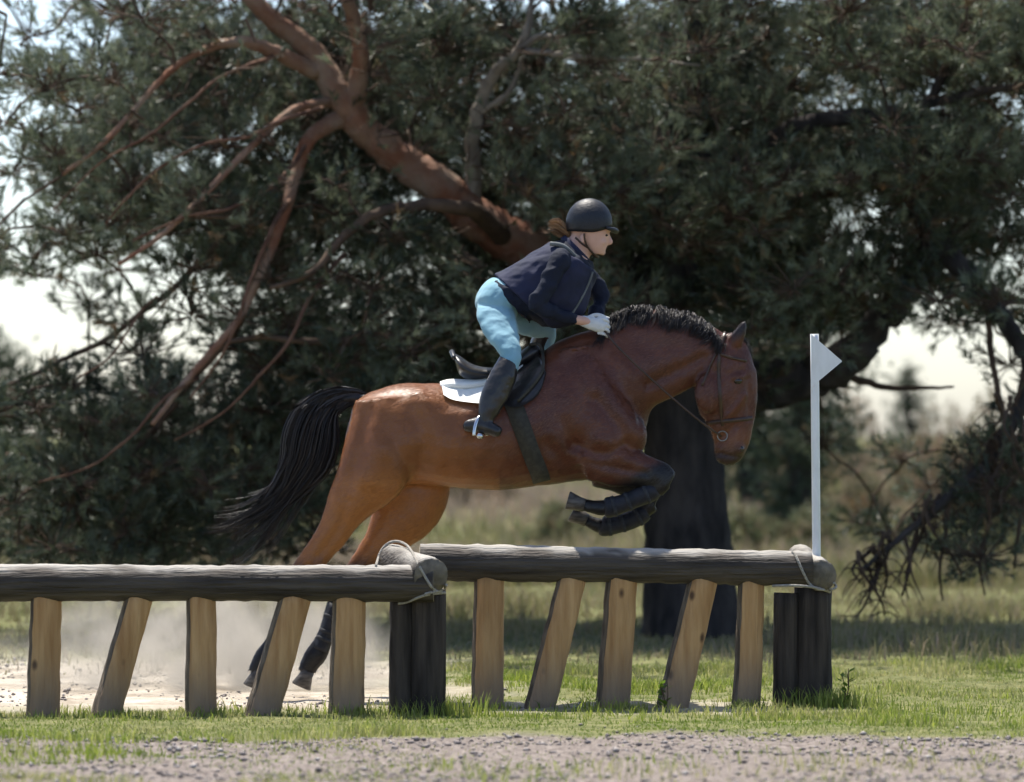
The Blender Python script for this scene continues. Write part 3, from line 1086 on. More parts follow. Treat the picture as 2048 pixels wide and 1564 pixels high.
# tail
tg = catmull(np.array([(732, 794, .03), (692, 793, .045), (655, 805, .08), (630, 836, .115), (618, 880, .135), (608, 922, .125), (580, 966, .095), (543, 1004, .065), (500, 1036, .05), (450, 1052, .05), (410, 1056, .05)]), 4)
guides = []
locks = [(random.uniform(0, 2 * math.pi), random.random() ** .6, random.uniform(0, 11), random.triangular(18, 40, 31), random.random(), random.uniform(0, 6.28), random.uniform(.2, 1)) for _ in range(85)]
for i in range(2400):
    a, q, st_, en_, mode, ph0, am0 = random.choice(locks)
    a = a + random.gauss(0, .22)
    q = min(1, max(0, q + random.gauss(0, .09)))
    start = int(min(11, max(0, (0 if random.random() < .45 else st_) + random.gauss(0, 1.0))))
    end = int(min(len(tg) - 1, en_ + random.gauss(0, 2.0)))
    pts = []
    ph, am = ph0 + random.gauss(0, .2), am0 + random.gauss(0, .05)
    for j in range(start, end + 1, 2):
        gx_, gy_, r = tg[j]
        tt = j / (len(tg) - 1)
        fan = max(0, tt - .55) / .45
        dx, dyp = 0, 0
        if mode < .25:
            dyp = -70 * fan * am
        elif mode < .55:
            dyp = 90 * fan ** 1.3 * am
            dx = 60 * fan * am
        v = P(gx_ + dx, gy_ + dyp, HY)
        grow = min(1, (j - start) / 6 + .45)
        ta = tg[min(j + 1, len(tg) - 1)] - tg[max(j - 1, 0)]
        tn = Vector((ta[1], 0, ta[0])).normalized()
        v += tn * (math.cos(a) * q * r * grow * (1 + .25 * math.sin(ph)))
        v.y += math.sin(a) * q * r * .55 * grow
        v.z += .010 * math.sin(ph + j * .5)
        pts.append(v)
    if len(pts) > 2:
        guides.append((pts, random.random() ** 3))
V, T, Ti = hair_strips(guides, .0055, .12)
mbt = MB()
mbt.tube([P(a, b, HY) for a, b in [(735, 798), (690, 797), (652, 812), (628, 845), (615, 890), (606, 930), (578, 975), (545, 1005)]], [.026, .024, .022, .022, .022, .02, .016, .01], 12, k=4)
v2 = np.array(mbt.v)
T2 = np.array([t for f in mbt.f for t in ([f] if len(f) == 3 else [(f[0], f[1], f[2]), (f[0], f[2], f[3])])])
V = np.concatenate([V, v2]); T = np.concatenate([T, T2 + len(V) - len(v2)]); Ti = np.concatenate([Ti, np.zeros(len(v2))])
link('tail', np_mesh('tail', V, T, {'tint': Ti * .3}, smooth=True), M['hair'], horse)

# mane
cg = catmull(np.array([(1206, 652), (1228, 622), (1262, 606), (1305, 602), (1350, 610), (1395, 622), (1428, 645), (1452, 668)], float), 8)
guides = []
clumps = []
for i in range(170):
    clumps.append((random.random() * (len(cg) - 1), 24 + 20 * random.random(), random.gauss(-12, 8), random.triangular(0, 9, 2), random.uniform(.008, .026)))
for i in range(3000):
    t, L0, back, up, thick = random.choice(clumps)
    t0 = min(max(t + random.gauss(0, .55), 0), len(cg) - 1.001)
    j = int(t0)
    f = t0 - j
    c = cg[j] * (1 - f) + cg[min(j + 1, len(cg) - 1)] * f + np.array((0, 14))
    ct_ = cg[int(t)] + np.array((0, 14))
    L_ = (L0 + random.gauss(0, 4)) * (0.75 if c[0] > 1400 else 1)
    back = back + random.gauss(0, 2)
    up = up + random.uniform(-2, 4)
    tipx = c[0] * .6 + ct_[0] * .4 + back * 1.3 + random.gauss(0, 2.5)
    p0 = P(c[0], c[1], HY + random.uniform(-.012, .012))
    p1 = P(c[0] + back * .3, c[1] - up * .8, HY - .012 + random.uniform(-.02, .02))
    side = -1 if random.random() < .85 else 1
    p2 = P(c[0] * .7 + tipx * .3, c[1] - up * .2 + 4, HY + side * random.uniform(.035, .055))
    p3 = on_horse(c[0] * .4 + tipx * .6, c[1] + L_ * .5, thick + random.uniform(0, .012), side)
    p4 = on_horse(tipx, c[1] + L_ * .9, thick * .6 + random.uniform(.002, .012), side)
    guides.append(([p0, p1, p2, p3, p4], random.random() ** 3))
for i in range(60):                                               # forelock
    p0 = P(1468 + random.uniform(-8, 6), 672 + random.uniform(-4, 6), HY + random.uniform(-.04, .04))
    p2 = P(1500 + random.uniform(-8, 10), 705 + random.uniform(-6, 20), HY + random.uniform(-.06, .06))
    guides.append(([p0, p0.lerp(p2, .5) + Vector((.02, 0, .025)), p2], random.random() ** 3))
V, T, Ti = hair_strips(guides, .0034)
link('mane', np_mesh('mane', V, T, {'tint': Ti * .35}, smooth=True), M['hair'], horse)

# ------------------------------------------------------------------ tack
bridle = empty('bridle', P(1455, 760, HY), 'dark leather bridle with reins on the bay horse head', 'bridle')
for nm, paths, w in [('cheekpiece', [[(1440, 690), (1436, 730), (1438, 790), (1444, 852)]], .018),
                     ('browband', [[(1438, 708), (1462, 716), (1492, 722)]], .016),
                     ('noseband', [[(1412, 846), (1450, 842), (1490, 838), (1504, 836)]], .022),
                     ('throat_lash', [[(1440, 690), (1420, 730), (1402, 772)]], .012),
                     ('headpiece', [[(1452, 664), (1446, 678), (1440, 695)]], .024)]:
    for side in (-1, 1):
        m = MB()
        for pth in paths:
            strap(m, pth, w, .007, side)
        m.build(nm, M['brown_leather'], bridle)
for side in (-1, 1):
    m = MB()
    c = on_horse(1444, 872, .012, side)
    ring = [c + Vector((math.cos(a) * .026, 0, math.sin(a) * .026)) for a in np.linspace(0, 2 * math.pi, 17)]
    m.tube(ring, [.004] * 17, 6, caps=(False, False))
    m.build('bit_ring', M['dull_metal'], bridle)
    m = MB()
    pts = [P(1205, 655, HY + side * .10), P(1232, 690, HY + side * .16), P(1285, 742, HY + side * .155), P(1340, 792, HY + side * .13), P(1400, 842, HY + side * .115), on_horse(1442, 873, .012, side)]
    m.tube(pts, [.0062] * 6, 6, k=5, ell=.45)
    m.build('rein', M['brown_leather'], bridle)

pad = MB()


def patch(mb, outline_cols, off, th, side=-1, mi=0, rows=8):
    """sheet on the flank; outline_cols: list of (x_top, y_top, x_bot, y_bot)"""
    n = len(outline_cols)
    C = catmull(np.array(outline_cols, float), 3)
    grid = []
    for c in C:
        rowp = []
        for q in range(rows + 1):
            t = q / rows
            rowp.append(on_horse(c[0] + (c[2] - c[0]) * t, c[1] + (c[3] - c[1]) * t, off, side, None))
        grid.append(rowp)
    nr, nc = rows + 1, len(grid)
    b = len(mb.v)
    for lay in (0, 1):
        for rowp in grid:
            for p in rowp:
                mb.v.append((p.x, p.y + side * th * lay, p.z))
    N_ = nr * nc

    def fa(a, b_, c, d):
        mb.f.append((a, b_, c, d)); mb.m.append(mi)
    for i in range(nc - 1):
        for q in range(rows):
            a = b + i * nr + q
            fa(a, a + nr, a + nr + 1, a + 1)
            fa(a + N_, a + N_ + 1, a + N_ + nr + 1, a + N_ + nr)
    for i in range(nc - 1):
        for q in (0, rows):
            a = b + i * nr + q
            fa(a, a + N_, a + N_ + nr, a + nr)
    for q in range(rows):
        for i in (0, nc - 1):
            a = b + i * nr + q
            fa(a, a + 1, a + N_ + 1, a + N_)


for side in (-1, 1):
    patch(pad, [(884, 771, 888, 790), (902, 768, 904, 799), (930, 771, 930, 804), (970, 770, 970, 806), (1010, 758, 1012, 790), (1040, 742, 1044, 770)], .006, .016, side)
pad.ribs([(880, 763, 882, 782, .09), (900, 758, 900, 784, .13), (935, 758, 935, 786, .15), (975, 752, 975, 782, .15), (1015, 738, 1015, 768, .13), (1045, 722, 1048, 752, .10)], HY, n=16)
o = pad.build('saddle_pad', M['pad'])
tag(o, 'white quilted saddle pad under the black saddle', 'saddle pad')

saddle = empty('saddle', P(990, 740, HY), 'black leather jumping saddle with girth on the horse back', 'saddle')
m = MB()
m.ribs([(908, 706, 914, 738, .10), (920, 712, 922, 752, .145), (945, 728, 945, 762, .155), (980, 735, 980, 760, .145), (1012, 726, 1014, 752, .125), (1040, 704, 1050, 734, .105), (1062, 688, 1078, 716, .085), (1074, 688, 1086, 708, .05)], HY, n=18)
m.build('seat', M['leather'], saddle)
m = MB()
m.tube([P(908, 716, HY - .12), P(905, 707, HY - .06), P(904, 704, HY), P(905, 707, HY + .06), P(908, 716, HY + .12)], [.012, .014, .015, .014, .012], 10, k=4)
m.build('cantle', M['leather'], saddle)
for side in (-1, 1):
    m = MB()
    patch(m, [(985, 752, 990, 796), (1010, 744, 1012, 812), (1035, 728, 1040, 814), (1060, 708, 1076, 790), (1074, 698, 1092, 748)], .026, .008, side)
    m.build('flap', M['leather'], saddle)
    m = MB()
    strap(m, [(1058, 690), (1078, 690), (1086, 715), (1083, 745), (1062, 775), (1035, 803)], .016, .044, side, .008)
    m.build('flap_edge', M['web'], saddle)
    m = MB()
    strap(m, [(1022, 795), (1042, 850), (1062, 905), (1078, 945), (1083, 962)], .095, .009, side, .012)
    m.build('girth', M['web'], saddle)
    m = MB()
    a, b = P(1005, 760, HY + side * .33), P(962, 838, HY + side * .385)
    m.tube([a, a.lerp(b, .5), b], [.011] * 3, 6, ell=.4)
    m.build('stirrup_leather', M['leather'], saddle)
    m = MB()
    c = P(961, 858, HY + side * .365)
    th_ = [(-.06, -.035), (-.058, -.01), (-.04, .035), (-.012, .062), (.012, .062), (.04, .035), (.058, -.01), (.06, -.035)]
    m.tube([c + Vector((u * .55, u * .7, w)) for u, w in th_], [.010] * 8, 8, k=3)
    m.tube([c + Vector((-.005, -.05, -.037)), c + Vector((.005, .05, -.037))], [.016, .016], 8, ell=1)
    m.build('stirrup_iron', M['metal'], saddle)

# ------------------------------------------------------------------ rider
RY = HY
rider = empty('person', P(1020, 700, RY), 'rider in navy jacket, pale blue breeches and black helmet crouched over the horse', 'person')


def Rp(px, py, dy):
    v = P(px, py, RY)
    v.y += dy
    return v


TORSO = [(968, 572, 1062, 640, .140), (990, 553, 1100, 656, .155), (1020, 536, 1142, 650, .170), (1050, 517, 1168, 618, .182), (1080, 499, 1182, 572, .185), (1104, 487, 1192, 545, .16), (1124, 480, 1186, 524, .10)]
NECK = [(1128, 482, 1172, 528, .065), (1142, 468, 1184, 506, .058), (1150, 450, 1190, 490, .058)]
HEAD = [(1162, 402, 1200, 402, .04), (1144, 420, 1216, 420, .074), (1139, 445, 1219, 445, .080), (1142, 466, 1219, 466, .077), (1152, 483, 1216, 482, .068), (1166, 497, 1213, 496, .056), (1178, 508, 1207, 509, .036)]


def arm(mb, s, g_=0.0):
    if s < 0:
        pts = [(1122, 520, -.165), (1108, 545, -.205), (1086, 585, -.225), (1072, 612, -.22), (1104, 626, -.19), (1132, 634, -.155), (1152, 640, -.125)]
    else:
        pts = [(1140, 515, .165), (1172, 545, .20), (1198, 580, .21), (1202, 606, .20), (1192, 625, .16), (1188, 638, .12), (1190, 645, .10)]
    rad = [.066, .060, .052, .046, .042, .036, .030]
    mb.tube([Rp(*p) for p in pts], [r + g_ for r in rad], 14, k=4, round_ends=True)


def thigh(mb, s, g_=0.0):
    if s < 0:
        mb.ribs([(952, 612, 1028, 618, .085 + g_, -.085), (952, 634, 1035, 643, .084 + g_, -.13), (964, 664, 1040, 670, .078 + g_, -.19), (982, 690, 1042, 698, .068 + g_, -.245), (998, 712, 1041, 726, .058 + g_, -.28), (1000, 735, 1034, 752, .050 + g_, -.30)], RY, n=16, shr=1.0 + 9 * g_)
    else:
        mb.tube([Rp(990, 608, .09), Rp(1030, 632, .14), Rp(1066, 650, .20), Rp(1092, 658, .25), Rp(1090, 690, .28)], [.085 + g_, .080 + g_, .066 + g_, .056 + g_, .052 + g_], 14, k=4, round_ends=True)


def shin(mb, s, g_=0.0):
    if s < 0:
        mb.ribs([(1000, 712, 1038, 730, .050 + g_, -.285), (984, 742, 1030, 762, .055 + g_, -.31), (966, 780, 1016, 798, .052 + g_, -.335), (958, 812, 998, 826, .043 + g_, -.35), (957, 836, 985, 846, .036 + g_, -.36)], RY, n=16, shr=1.0 + 9 * g_)
        mb.tube([Rp(938, 852, -.355), Rp(958, 850, -.36), Rp(978, 856, -.37), Rp(994, 862, -.38)], [.030 + g_, .038 + g_, .033 + g_, .026 + g_], 12, k=4, round_ends=True)
    else:
        mb.tube([Rp(1092, 660, .26), Rp(1060, 740, .33), Rp(1010, 830, .35), Rp(1004, 850, .36)], [.055 + g_, .055 + g_, .04 + g_, .036 + g_], 12, k=4, round_ends=True)
        mb.tube([Rp(985, 852, .355), Rp(1005, 852, .36), Rp(1040, 862, .37)], [.030 + g_, .036 + g_, .028 + g_], 12, k=3, round_ends=True)


PELV = [(1000, 552, 1052, 606, .125), (975, 560, 1040, 622, .155), (954, 586, 1030, 640, .165), (950, 612, 1024, 650, .15), (962, 632, 1018, 656, .10)]
rb = MB()
rb.ribs(HEAD, RY, n=20)
rb.ribs(NECK, RY, n=14)
rb.ribs([(a, b, c, d, w - .035) for a, b, c, d, w in TORSO[1:]], RY, n=18, shr=.76)
rb.ribs([(a, b, c, d, w - .035) for a, b, c, d, w in PELV], RY, n=18, shr=.72)
for s in (-1, 1):
    arm(rb, s, -.020 if s > 0 else -.018); thigh(rb, s, -.028); shin(rb, s, -.018)
    rb.tube([Rp(1150, 640, s * .122), Rp(1172, 644, s * .112), Rp(1196, 650, s * .105)] if s < 0 else [Rp(1190, 644, .1), Rp(1204, 650, .1), Rp(1212, 656, .1)], [.026, .026, .022], 10, k=3, round_ends=True)
rb.tube([Rp(1215, 466, 0), Rp(1219, 477, 0), Rp(1221.5, 484, 0), Rp(1217, 488, 0)], [.009, .0105, .0125, .010], 10, k=3)       # nose
rb.tube([Rp(1211, 459, -.05), Rp(1218, 458, -.022), Rp(1219, 460, 0), Rp(1218, 458, .022), Rp(1211, 459, .05)], [.012] * 5, 8, k=2)  # brow
rb.ball(Rp(1204, 505, 0), (.020, .026, .016), 8)
rb.ball(Rp(1204, 484, -.040), (.022, .020, .022), 8)
rb.ball(Rp(1204, 484, .040), (.022, .020, .022), 8)
rb.fuse('body', M['skin'], rider, 0.0065, 3)
for s in (-1, 1):
    m = MB(); m.ball(Rp(1212, 471, s * .036), (.010, .010, .007), 8); m.build('eye', M['eye'], rider)
    m = MB(); m.ball(Rp(1166, 478, s * .074), (.017, .010, .026), 8); m.build('ear', M['skin'], rider)
m = MB()
m.tube([Rp(1204, 496.5, -.026), Rp(1210, 495.5, -.012), Rp(1211, 495.5, 0), Rp(1210, 495.5, .012), Rp(1204, 496.5, .026)], [.004, .0055, .006, .0055, .004], 8, k=3)
m.build('mouth', M['lips'], rider)

m = MB()
m.ribs(TORSO, RY, n=22)
m.ribs([(986, 556, 1056, 604, .15), (972, 565, 1056, 628, .160), (985, 575, 1062, 650, .155)], RY, n=18)
for s in (-1, 1):
    arm(m, s)
m.fuse('jacket', M['sleeve'], rider, 0.008, 3, .030)
m = MB()
m.ribs([(a - 3, b - 4, c + 4, d + 3, w + .016) for a, b, c, d, w in TORSO[1:6]], RY, n=24)
vest = m.fuse('vest', M['vest'], rider, 0.009, 3, .018)
vbv = BVHTree.FromPolygons([v.co.copy() for v in vest.data.vertices], [tuple(p.vertices) for p in vest.data.polygons])
m = MB()
zp = []
for a, b in catmull(np.array([(1186, 540), (1178, 565), (1164, 595), (1146, 625), (1128, 645)], float), 4):
    p = P(a, b, RY)
    hit = vbv.ray_cast(Vector((p.x, RY - 2, p.z)), Vector((0, 1, 0)))
    if hit[0] is not None:
        zp.append(hit[0] + Vector((0, -.003, 0)))
m.tube(zp, [.007] * len(zp), 6)
m.build('front_edge', M['collar'], vest)
m = MB()
for s in (-1, 1):
    m.tube([Rp(1100, 489, s * .12), Rp(1126, 494, s * .135), Rp(1150, 515, s * .13), Rp(1172, 540, s * .10), Rp(1180, 560, s * .06)], [.012] * 5, 8, k=4)
m.build('collar', M['collar'], rider)
m = MB()
m.ribs([(1120, 476, 1178, 532, .082), (1130, 470, 1180, 520, .076)], RY, n=16)
m.build('stock', M['vest'], rider)
m = MB()
m.ribs(PELV, RY, n=22)
for s in (-1, 1):
    thigh(m, s)
m.fuse('breeches', M['breeches'], rider, 0.008, 3, .014)
for s in (-1, 1):
    m = MB()
    shin(m, s, .006)
    m.fuse('riding_boot', M['leather'], rider, 0.007, 3, .010)

# gloves with curled fingers
for s in (-1, 1):
    m = MB()
    ox, oy, dy0 = (0, 0, -.112) if s < 0 else (14, 4, .105)
    G = lambda px, py, d: Rp(px + ox, py + oy, dy0 + d)
    m.tube([G(1166, 643, 0), G(1180, 647, 0), G(1194, 651, 0), G(1202, 654, 0)], [.030, .034, .037, .032], 12, k=3, round_ends=True, ell=.65)
    for i, ln in enumerate((.92, 1.0, .95, .8)):
        by = 638 + 9.6 * i
        m.tube([G(1197, by, -s * .004), G(1197 + 16 * ln, by + 3, 0), G(1197 + 20 * ln, by + 8, -s * .018), G(1197 + 12 * ln, by + 11, -s * .034), G(1199, by + 9, -s * .034)], [.0100, .0098, .0094, .009, .008], 9, k=3, round_ends=True)
    m.tube([G(1176, 637, -s * .012), G(1190, 631, -s * .018), G(1204, 633, -s * .018), G(1212, 638, -s * .018)], [.013, .012, .011, .009], 9, k=3, round_ends=True)
    m.fuse('glove', M['glove'], rider, 0.003, 1)

# helmet
m = MB()
hc = Rp(1178, 447, 0)
rings = []
tilt = Matrix.Rotation(math.radians(4), 3, 'Y')
for i in range(0, 13):
    th = math.radians(4 + (112 - 4) * i / 12)
    ring = []
    for j in range(32):
        a = 2 * math.pi * j / 32
        rx, ry_, rz = .124, .100, .134
        low = 1.0
        tl = th
        if math.cos(a) > 0:
            tl = th * (1 - .17 * math.cos(a) ** 2)
        v = Vector((math.sin(tl) * math.cos(a) * rx, math.sin(tl) * math.sin(a) * ry_, math.cos(tl) * rz))
        ring.append(hc + tilt @ v)
    rings.append(ring)
inner = [[hc + (p - hc) * .93 for p in r] for r in rings[::-1]]
m.ring_skin(rings + inner, 0, (True, True))
helm = m.build('helmet', M['helmet'], rider)
m = MB()
pk = [Rp(1212, 457, -.080), Rp(1226, 460, -.050), Rp(1232, 462, 0), Rp(1226, 460, .050), Rp(1212, 457, .080)]
m.tube(pk, [.008, .013, .016, .013, .008], 8, k=4)
m.build('peak', M['helmet'], helm)
m = MB()
for s in (-1, 1):
    m.tube([Rp(1168, 468, s * .088), Rp(1170, 484, s * .080), Rp(1178, 499, s * .064), Rp(1190, 511, s * .036), Rp(1197, 514, 0)], [.006] * 5, 6, k=4, ell=.6)
    m.tube([Rp(1150, 476, s * .085), Rp(1163, 488, s * .080), Rp(1175, 496, s * .066)], [.006] * 3, 6, k=3, ell=.6)
m.build('chin_strap', M['brown_leather'], helm)
guides = []
for i in range(220):
    a, q = random.uniform(0, 6.28), math.sqrt(random.random())
    e = random.uniform(.55, 1)
    pts = []
    for t in np.linspace(0, e, 6):
        c = P(1142 - 46 * t, 474 - 22 * math.sin(t * 2.0), RY)
        r = .012 + .038 * math.sin(min(1, t * 1.15) * math.pi * .8)
        c += Vector((math.cos(a) * .3, math.sin(a * 1.7), math.sin(a))) * q * r
        pts.append(c)
    guides.append((pts, random.random()))
V, T, Ti = hair_strips(guides, .007)
link('ponytail', np_mesh('ponytail', V, T, {'tint': Ti}, smooth=True), M['brown_hair'], rider)


# ------------------------------------------------------------------ pine trees
def tufts(C, D, n_needles, length, nl, nw, tint, dry):
    """bottle-brush needle tufts: C centres, D axes -> single-triangle needles"""
    n = len(C)
    C = np.repeat(C, n_needles, 0)
    D = np.repeat(D, n_needles, 0)
    m_ = len(C)
    R = rng.normal(size=(m_, 3))
    R -= (R * D).sum(1, keepdims=True) * D
    R /= np.linalg.norm(R, axis=1, keepdims=True) + 1e-9
    along = rng.uniform(-0.6, 0.5, m_)[:, None] * length
    base = C + D * along
    sp = rng.uniform(0.45, 1.2, m_)[:, None]
    dr = D + R * sp
    dr /= np.linalg.norm(dr, axis=1, keepdims=True)
    ln = (nl * rng.uniform(.65, 1.2, m_))[:, None]
    tip = base + dr * ln
    wv = np.cross(dr, rng.normal(size=(m_, 3)))
    wv /= np.linalg.norm(wv, axis=1, keepdims=True) + 1e-9
    wv *= nw / 2
    V = np.stack([base - wv, base + wv, tip], 1).reshape(-1, 3)
    T = np.arange(m_ * 3).reshape(-1, 3)
    return V, T, {'tint': np.repeat(np.repeat(tint, n_needles), 3), 'dry': np.repeat(np.repeat(dry, n_needles), 3)}


def merge(parts):
    o_, Vs, Ts, As = 0, [], [], {}
    for V, T, A in parts:
        Vs.append(V); Ts.append(T + o_); o_ += len(V)
        for k, v in A.items():
            As.setdefault(k, []).append(v)
    return np.concatenate(Vs), np.concatenate(Ts), {k: np.concatenate(v) for k, v in As.items()}


def thin_sticks(A, B, r0, r1):
    """three-sided tapering sticks from A to B"""
    n = len(A)
    d = B - A
    d /= np.linalg.norm(d, axis=1, keepdims=True) + 1e-9
    u = np.cross(d, rng.normal(size=(n, 3)))
    u /= np.linalg.norm(u, axis=1, keepdims=True) + 1e-9
    w = np.cross(d, u)
    V = np.zeros((n, 6, 3))
    for k in range(3):
        a = 2 * np.pi * k / 3
        o_ = u * np.cos(a) + w * np.sin(a)
        V[:, k] = A + o_ * r0
        V[:, 3 + k] = B + o_ * r1
    b = (np.arange(n) * 6)[:, None]
    T = np.concatenate([b + q for q in ([0, 1, 4], [0, 4, 3], [1, 2, 5], [1, 5, 4], [2, 0, 3], [2, 3, 5])])
    return V.reshape(-1, 3), T, {}


TY = 10.0
pine = empty('pine_tree', P(1385, HZ, TY) - Vector((0, 0, CAM_H)), 'big spreading pine with reddish limbs and dark trunk right behind the horse', 'tree')
sT = FPX / (CAM_DIST + TY)
LIMB_PTS = []
BARE = []


RB_ = M['red_bark']


def limb(name, pts, m, n=12, wob=.075, k=6, sub=True):
    """pts: (px, py, width_px, depth offset)"""
    mb_ = MB()
    P3 = [P(a, b, TY) for a, b, *_ in pts]
    for p, q in zip(P3, pts):
        p.y += q[3] if len(q) > 3 else 0
    A = catmull(np.array([[*p, q[2] / sT / 2] for p, q in zip(P3, pts)]), k)
    jit = 0.008 if name == 'trunk' else (0.06 if m is RB_ else 0.16)
    A[1:-1, :3] += rng.normal(size=(len(A) - 2, 3)) * (A[1:-1, 3:4] * jit)
    mb_.tube([Vector(a[:3]) for a in A], list(A[:, 3]), n, wob=wob)
    o_ = mb_.build(name, m, pine)
    if name != 'branch' and name != 'trunk' and m is not M['twig']:
        Ab = catmull(np.array([[a, b, q[0], TY + (q[1] if len(q) > 1 else 0)] for a, b, *q in pts], float), 12)
        BARE.extend(Ab.tolist())
    if sub:
        LIMB_PTS.extend([tuple(a[:3]) for a in A])
    return o_


limb('trunk', [(1388, 1290, 214), (1380, 1180, 186), (1376, 1090, 178), (1368, 950, 160), (1364, 820, 152), (1352, 700, 150), (1334, 600, 150), (1318, 500, 138), (1336, 380, 118), (1372, 250, 100), (1402, 100, 86), (1420, -80, 72), (1410, -400, 56), (1380, -800, 36), (1370, -1150, 14)], M['bark'], 20, wob=.03)
RB = M['red_bark']
limb('limb', [(1345, 600, 90, .25), (1270, 560, 100, .15), (1170, 535, 100, 0), (1060, 502, 96, -.2), (965, 450, 84, -.35), (880, 380, 76, -.45), (805, 325, 70, -.5), (742, 280, 62, -.55), (700, 225, 58, -.6), (662, 170, 52, -.6), (625, 110, 44, -.6), (560, 60, 38, -.65), (505, 0, 34, -.7), (470, -90, 34, -.7), (400, -260, 22, -.8)], RB, 14)
limb('limb', [(640, 158, 34, -.62), (560, 122, 28, -.8), (500, 104, 23, -.9), (430, 120, 16, -1), (370, 158, 13, -1.1), (300, 235, 11, -1.2), (240, 305, 11, -1.3), (160, 370, 8, -1.4)], RB)
limb('limb', [(712, 232, 44, -.6), (728, 140, 34, -.7), (716, 60, 29, -.8), (690, 0, 25, -.9), (650, -120, 24, -.9), (600, -280, 14, -.9)], RB)
limb('limb', [(690, 245, 38, -.6), (630, 290, 30, -.8), (602, 360, 26, -.9), (585, 430, 23, -1), (545, 540, 18, -1.1), (500, 640, 15, -1.2), (450, 705, 15, -1.3), (400, 765, 12, -1.4), (335, 850, 9, -1.5)], RB)
limb('limb', [(672, 215, 22, -.6), (600, 238, 17, -1), (540, 295, 14, -1.2), (480, 360, 13, -1.4), (420, 425, 12, -1.5), (350, 492, 10, -1.6), (275, 545, 7, -1.7)], RB)
limb('limb', [(592, 372, 22, -.9), (520, 425, 17, -.8), (440, 500, 15, -.7), (370, 572, 13, -.6), (300, 625, 12, -.5), (220, 682, 11, -.4), (130, 722, 10, -.3), (50, 760, 9, -.2), (-60, 800, 7, 0)], M['twig'])
limb('limb', [(500, 645, 16, -1.2), (470, 690, 16, -1), (400, 760, 15, -.9), (340, 840, 13, -.8), (270, 920, 10, -.8), (180, 1010, 8, -.8)], M['twig'])
limb('limb', [(1020, 490, 44, -.2), (930, 430, 30, -1), (820, 430, 24, -1.2), (750, 450, 20, -1.3), (690, 500, 17, -1.4), (640, 560, 13, -1.5), (560, 590, 9, -1.5)], M['twig'])
limb('limb', [(1290, 640, 60), (1120, 640, 40, -.4), (960, 650, 30, -.6), (800, 680, 22, -.9), (650, 690, 16, -1.1), (540, 680, 12, -1.2), (440, 700, 9, -1.3)], M['twig'])
limb('limb', [(1300, 700, 50, .2), (1100, 730, 34, .4), (900, 760, 26, .3), (700, 800, 20, .1), (520, 860, 15, 0), (340, 930, 11, 0), (160, 1000, 8, .1), (20, 1040, 6, .2)], M['twig'])
DW = M['dead_wood']
for pts in ([(655, 235, 14, -1.2), (590, 262, 12, -1.7), (520, 300, 11, -1.9), (450, 312, 9, -2), (380, 345, 8, -2.1), (310, 400, 7, -2.1), (250, 470, 5, -2.1)],
            [(598, 400, 15, -1.1), (565, 470, 13, -1.7), (530, 560, 11, -1.9), (505, 640, 9, -2), (470, 720, 7, -2), (410, 800, 5, -2)],
            [(625, 300, 14, -1), (572, 385, 12, -1.7), (490, 435, 10, -1.9), (400, 455, 8, -2), (300, 500, 6, -2)],
            [(560, 130, 14, -1), (470, 180, 11, -1.7), (400, 240, 9, -1.9), (330, 300, 8, -2), (240, 350, 6, -2), (150, 440, 4, -2)],
            [(700, 520, 14, -1.4), (640, 600, 12, -1.8), (600, 690, 10, -2), (540, 760, 8, -2), (470, 830, 6, -2), (380, 880, 5, -2)],
            [(330, 600, 9, -1), (300, 640, 8, -1.4), (250, 720, 6, -1.6), (190, 760, 5, -1.7)],
            [(420, 760, 11, -1.6), (360, 800, 9, -1.9), (300, 870, 8, -2), (220, 930, 6, -2), (120, 960, 5, -2)]):
    limb('branch', [(a, b, c * .72, d * .82) for a, b, c, d in pts], M['red_twig'], 7, sub=False)
limb('dead_branch', [(950, 440, 40, -.35), (946, 330, 30, -.5), (952, 250, 27, -.6), (985, 165, 24, -.7), (1040, 112, 19, -.8), (1058, 55, 14, -.8), (1062, 20, 8, -.8)], DW, 8)
limb('dead_branch', [(1035, 118, 15, -.8), (1075, 92, 14, -.85), (1105, 96, 12, -.9), (1120, 112, 7, -.9)], DW, 7, sub=False)
limb('dead_branch', [(1042, 120, 15, -.8), (1090, 124, 13, -.9), (1140, 132, 11, -.9), (1220, 140, 9, -1), (1300, 142, 6, -1), (1390, 152, 4, -1)], DW, 7, sub=False)
limb('dead_branch', [(955, 240, 14, -.6), (1010, 205, 12, -.7), (1035, 160, 9, -.7), (1045, 130, 6, -.7)], DW, 7, sub=False)
limb('limb', [(1340, 470, 60, 0), (1200, 380, 40, .5), (1080, 300, 30, .8), (900, 200, 24, 1), (760, 120, 18, 1.2), (620, 60, 12, 1.4)], M['twig'])
limb('limb', [(1390, 330, 60, 0), (1500, 300, 44, -.3), (1620, 250, 34, -.5), (1760, 240, 28, -.6), (1880, 210, 20, -.7), (2020, 190, 14, -.8), (2150, 200, 8, -.8)], M['bark'])
limb('limb', [(1340, 520, 60, .3), (1450, 440, 44, .2), (1560, 410, 34, .1), (1680, 380, 26, -.2), (1800, 325, 22, -.6), (1900, 335, 12, -.8)], M['twig'])
limb('limb', [(1362, 800, 135), (1470, 772, 112), (1570, 762, 98), (1660, 735, 82, -.1), (1730, 672, 66, -.2), (1790, 600, 56, -.3), (1840, 530, 50, -.4), (1850, 470, 44, -.5), (1800, 400, 34, -.6), (1820, 280, 26, -.6), (1880, 140, 18, -.6)], M['bark'], 12)
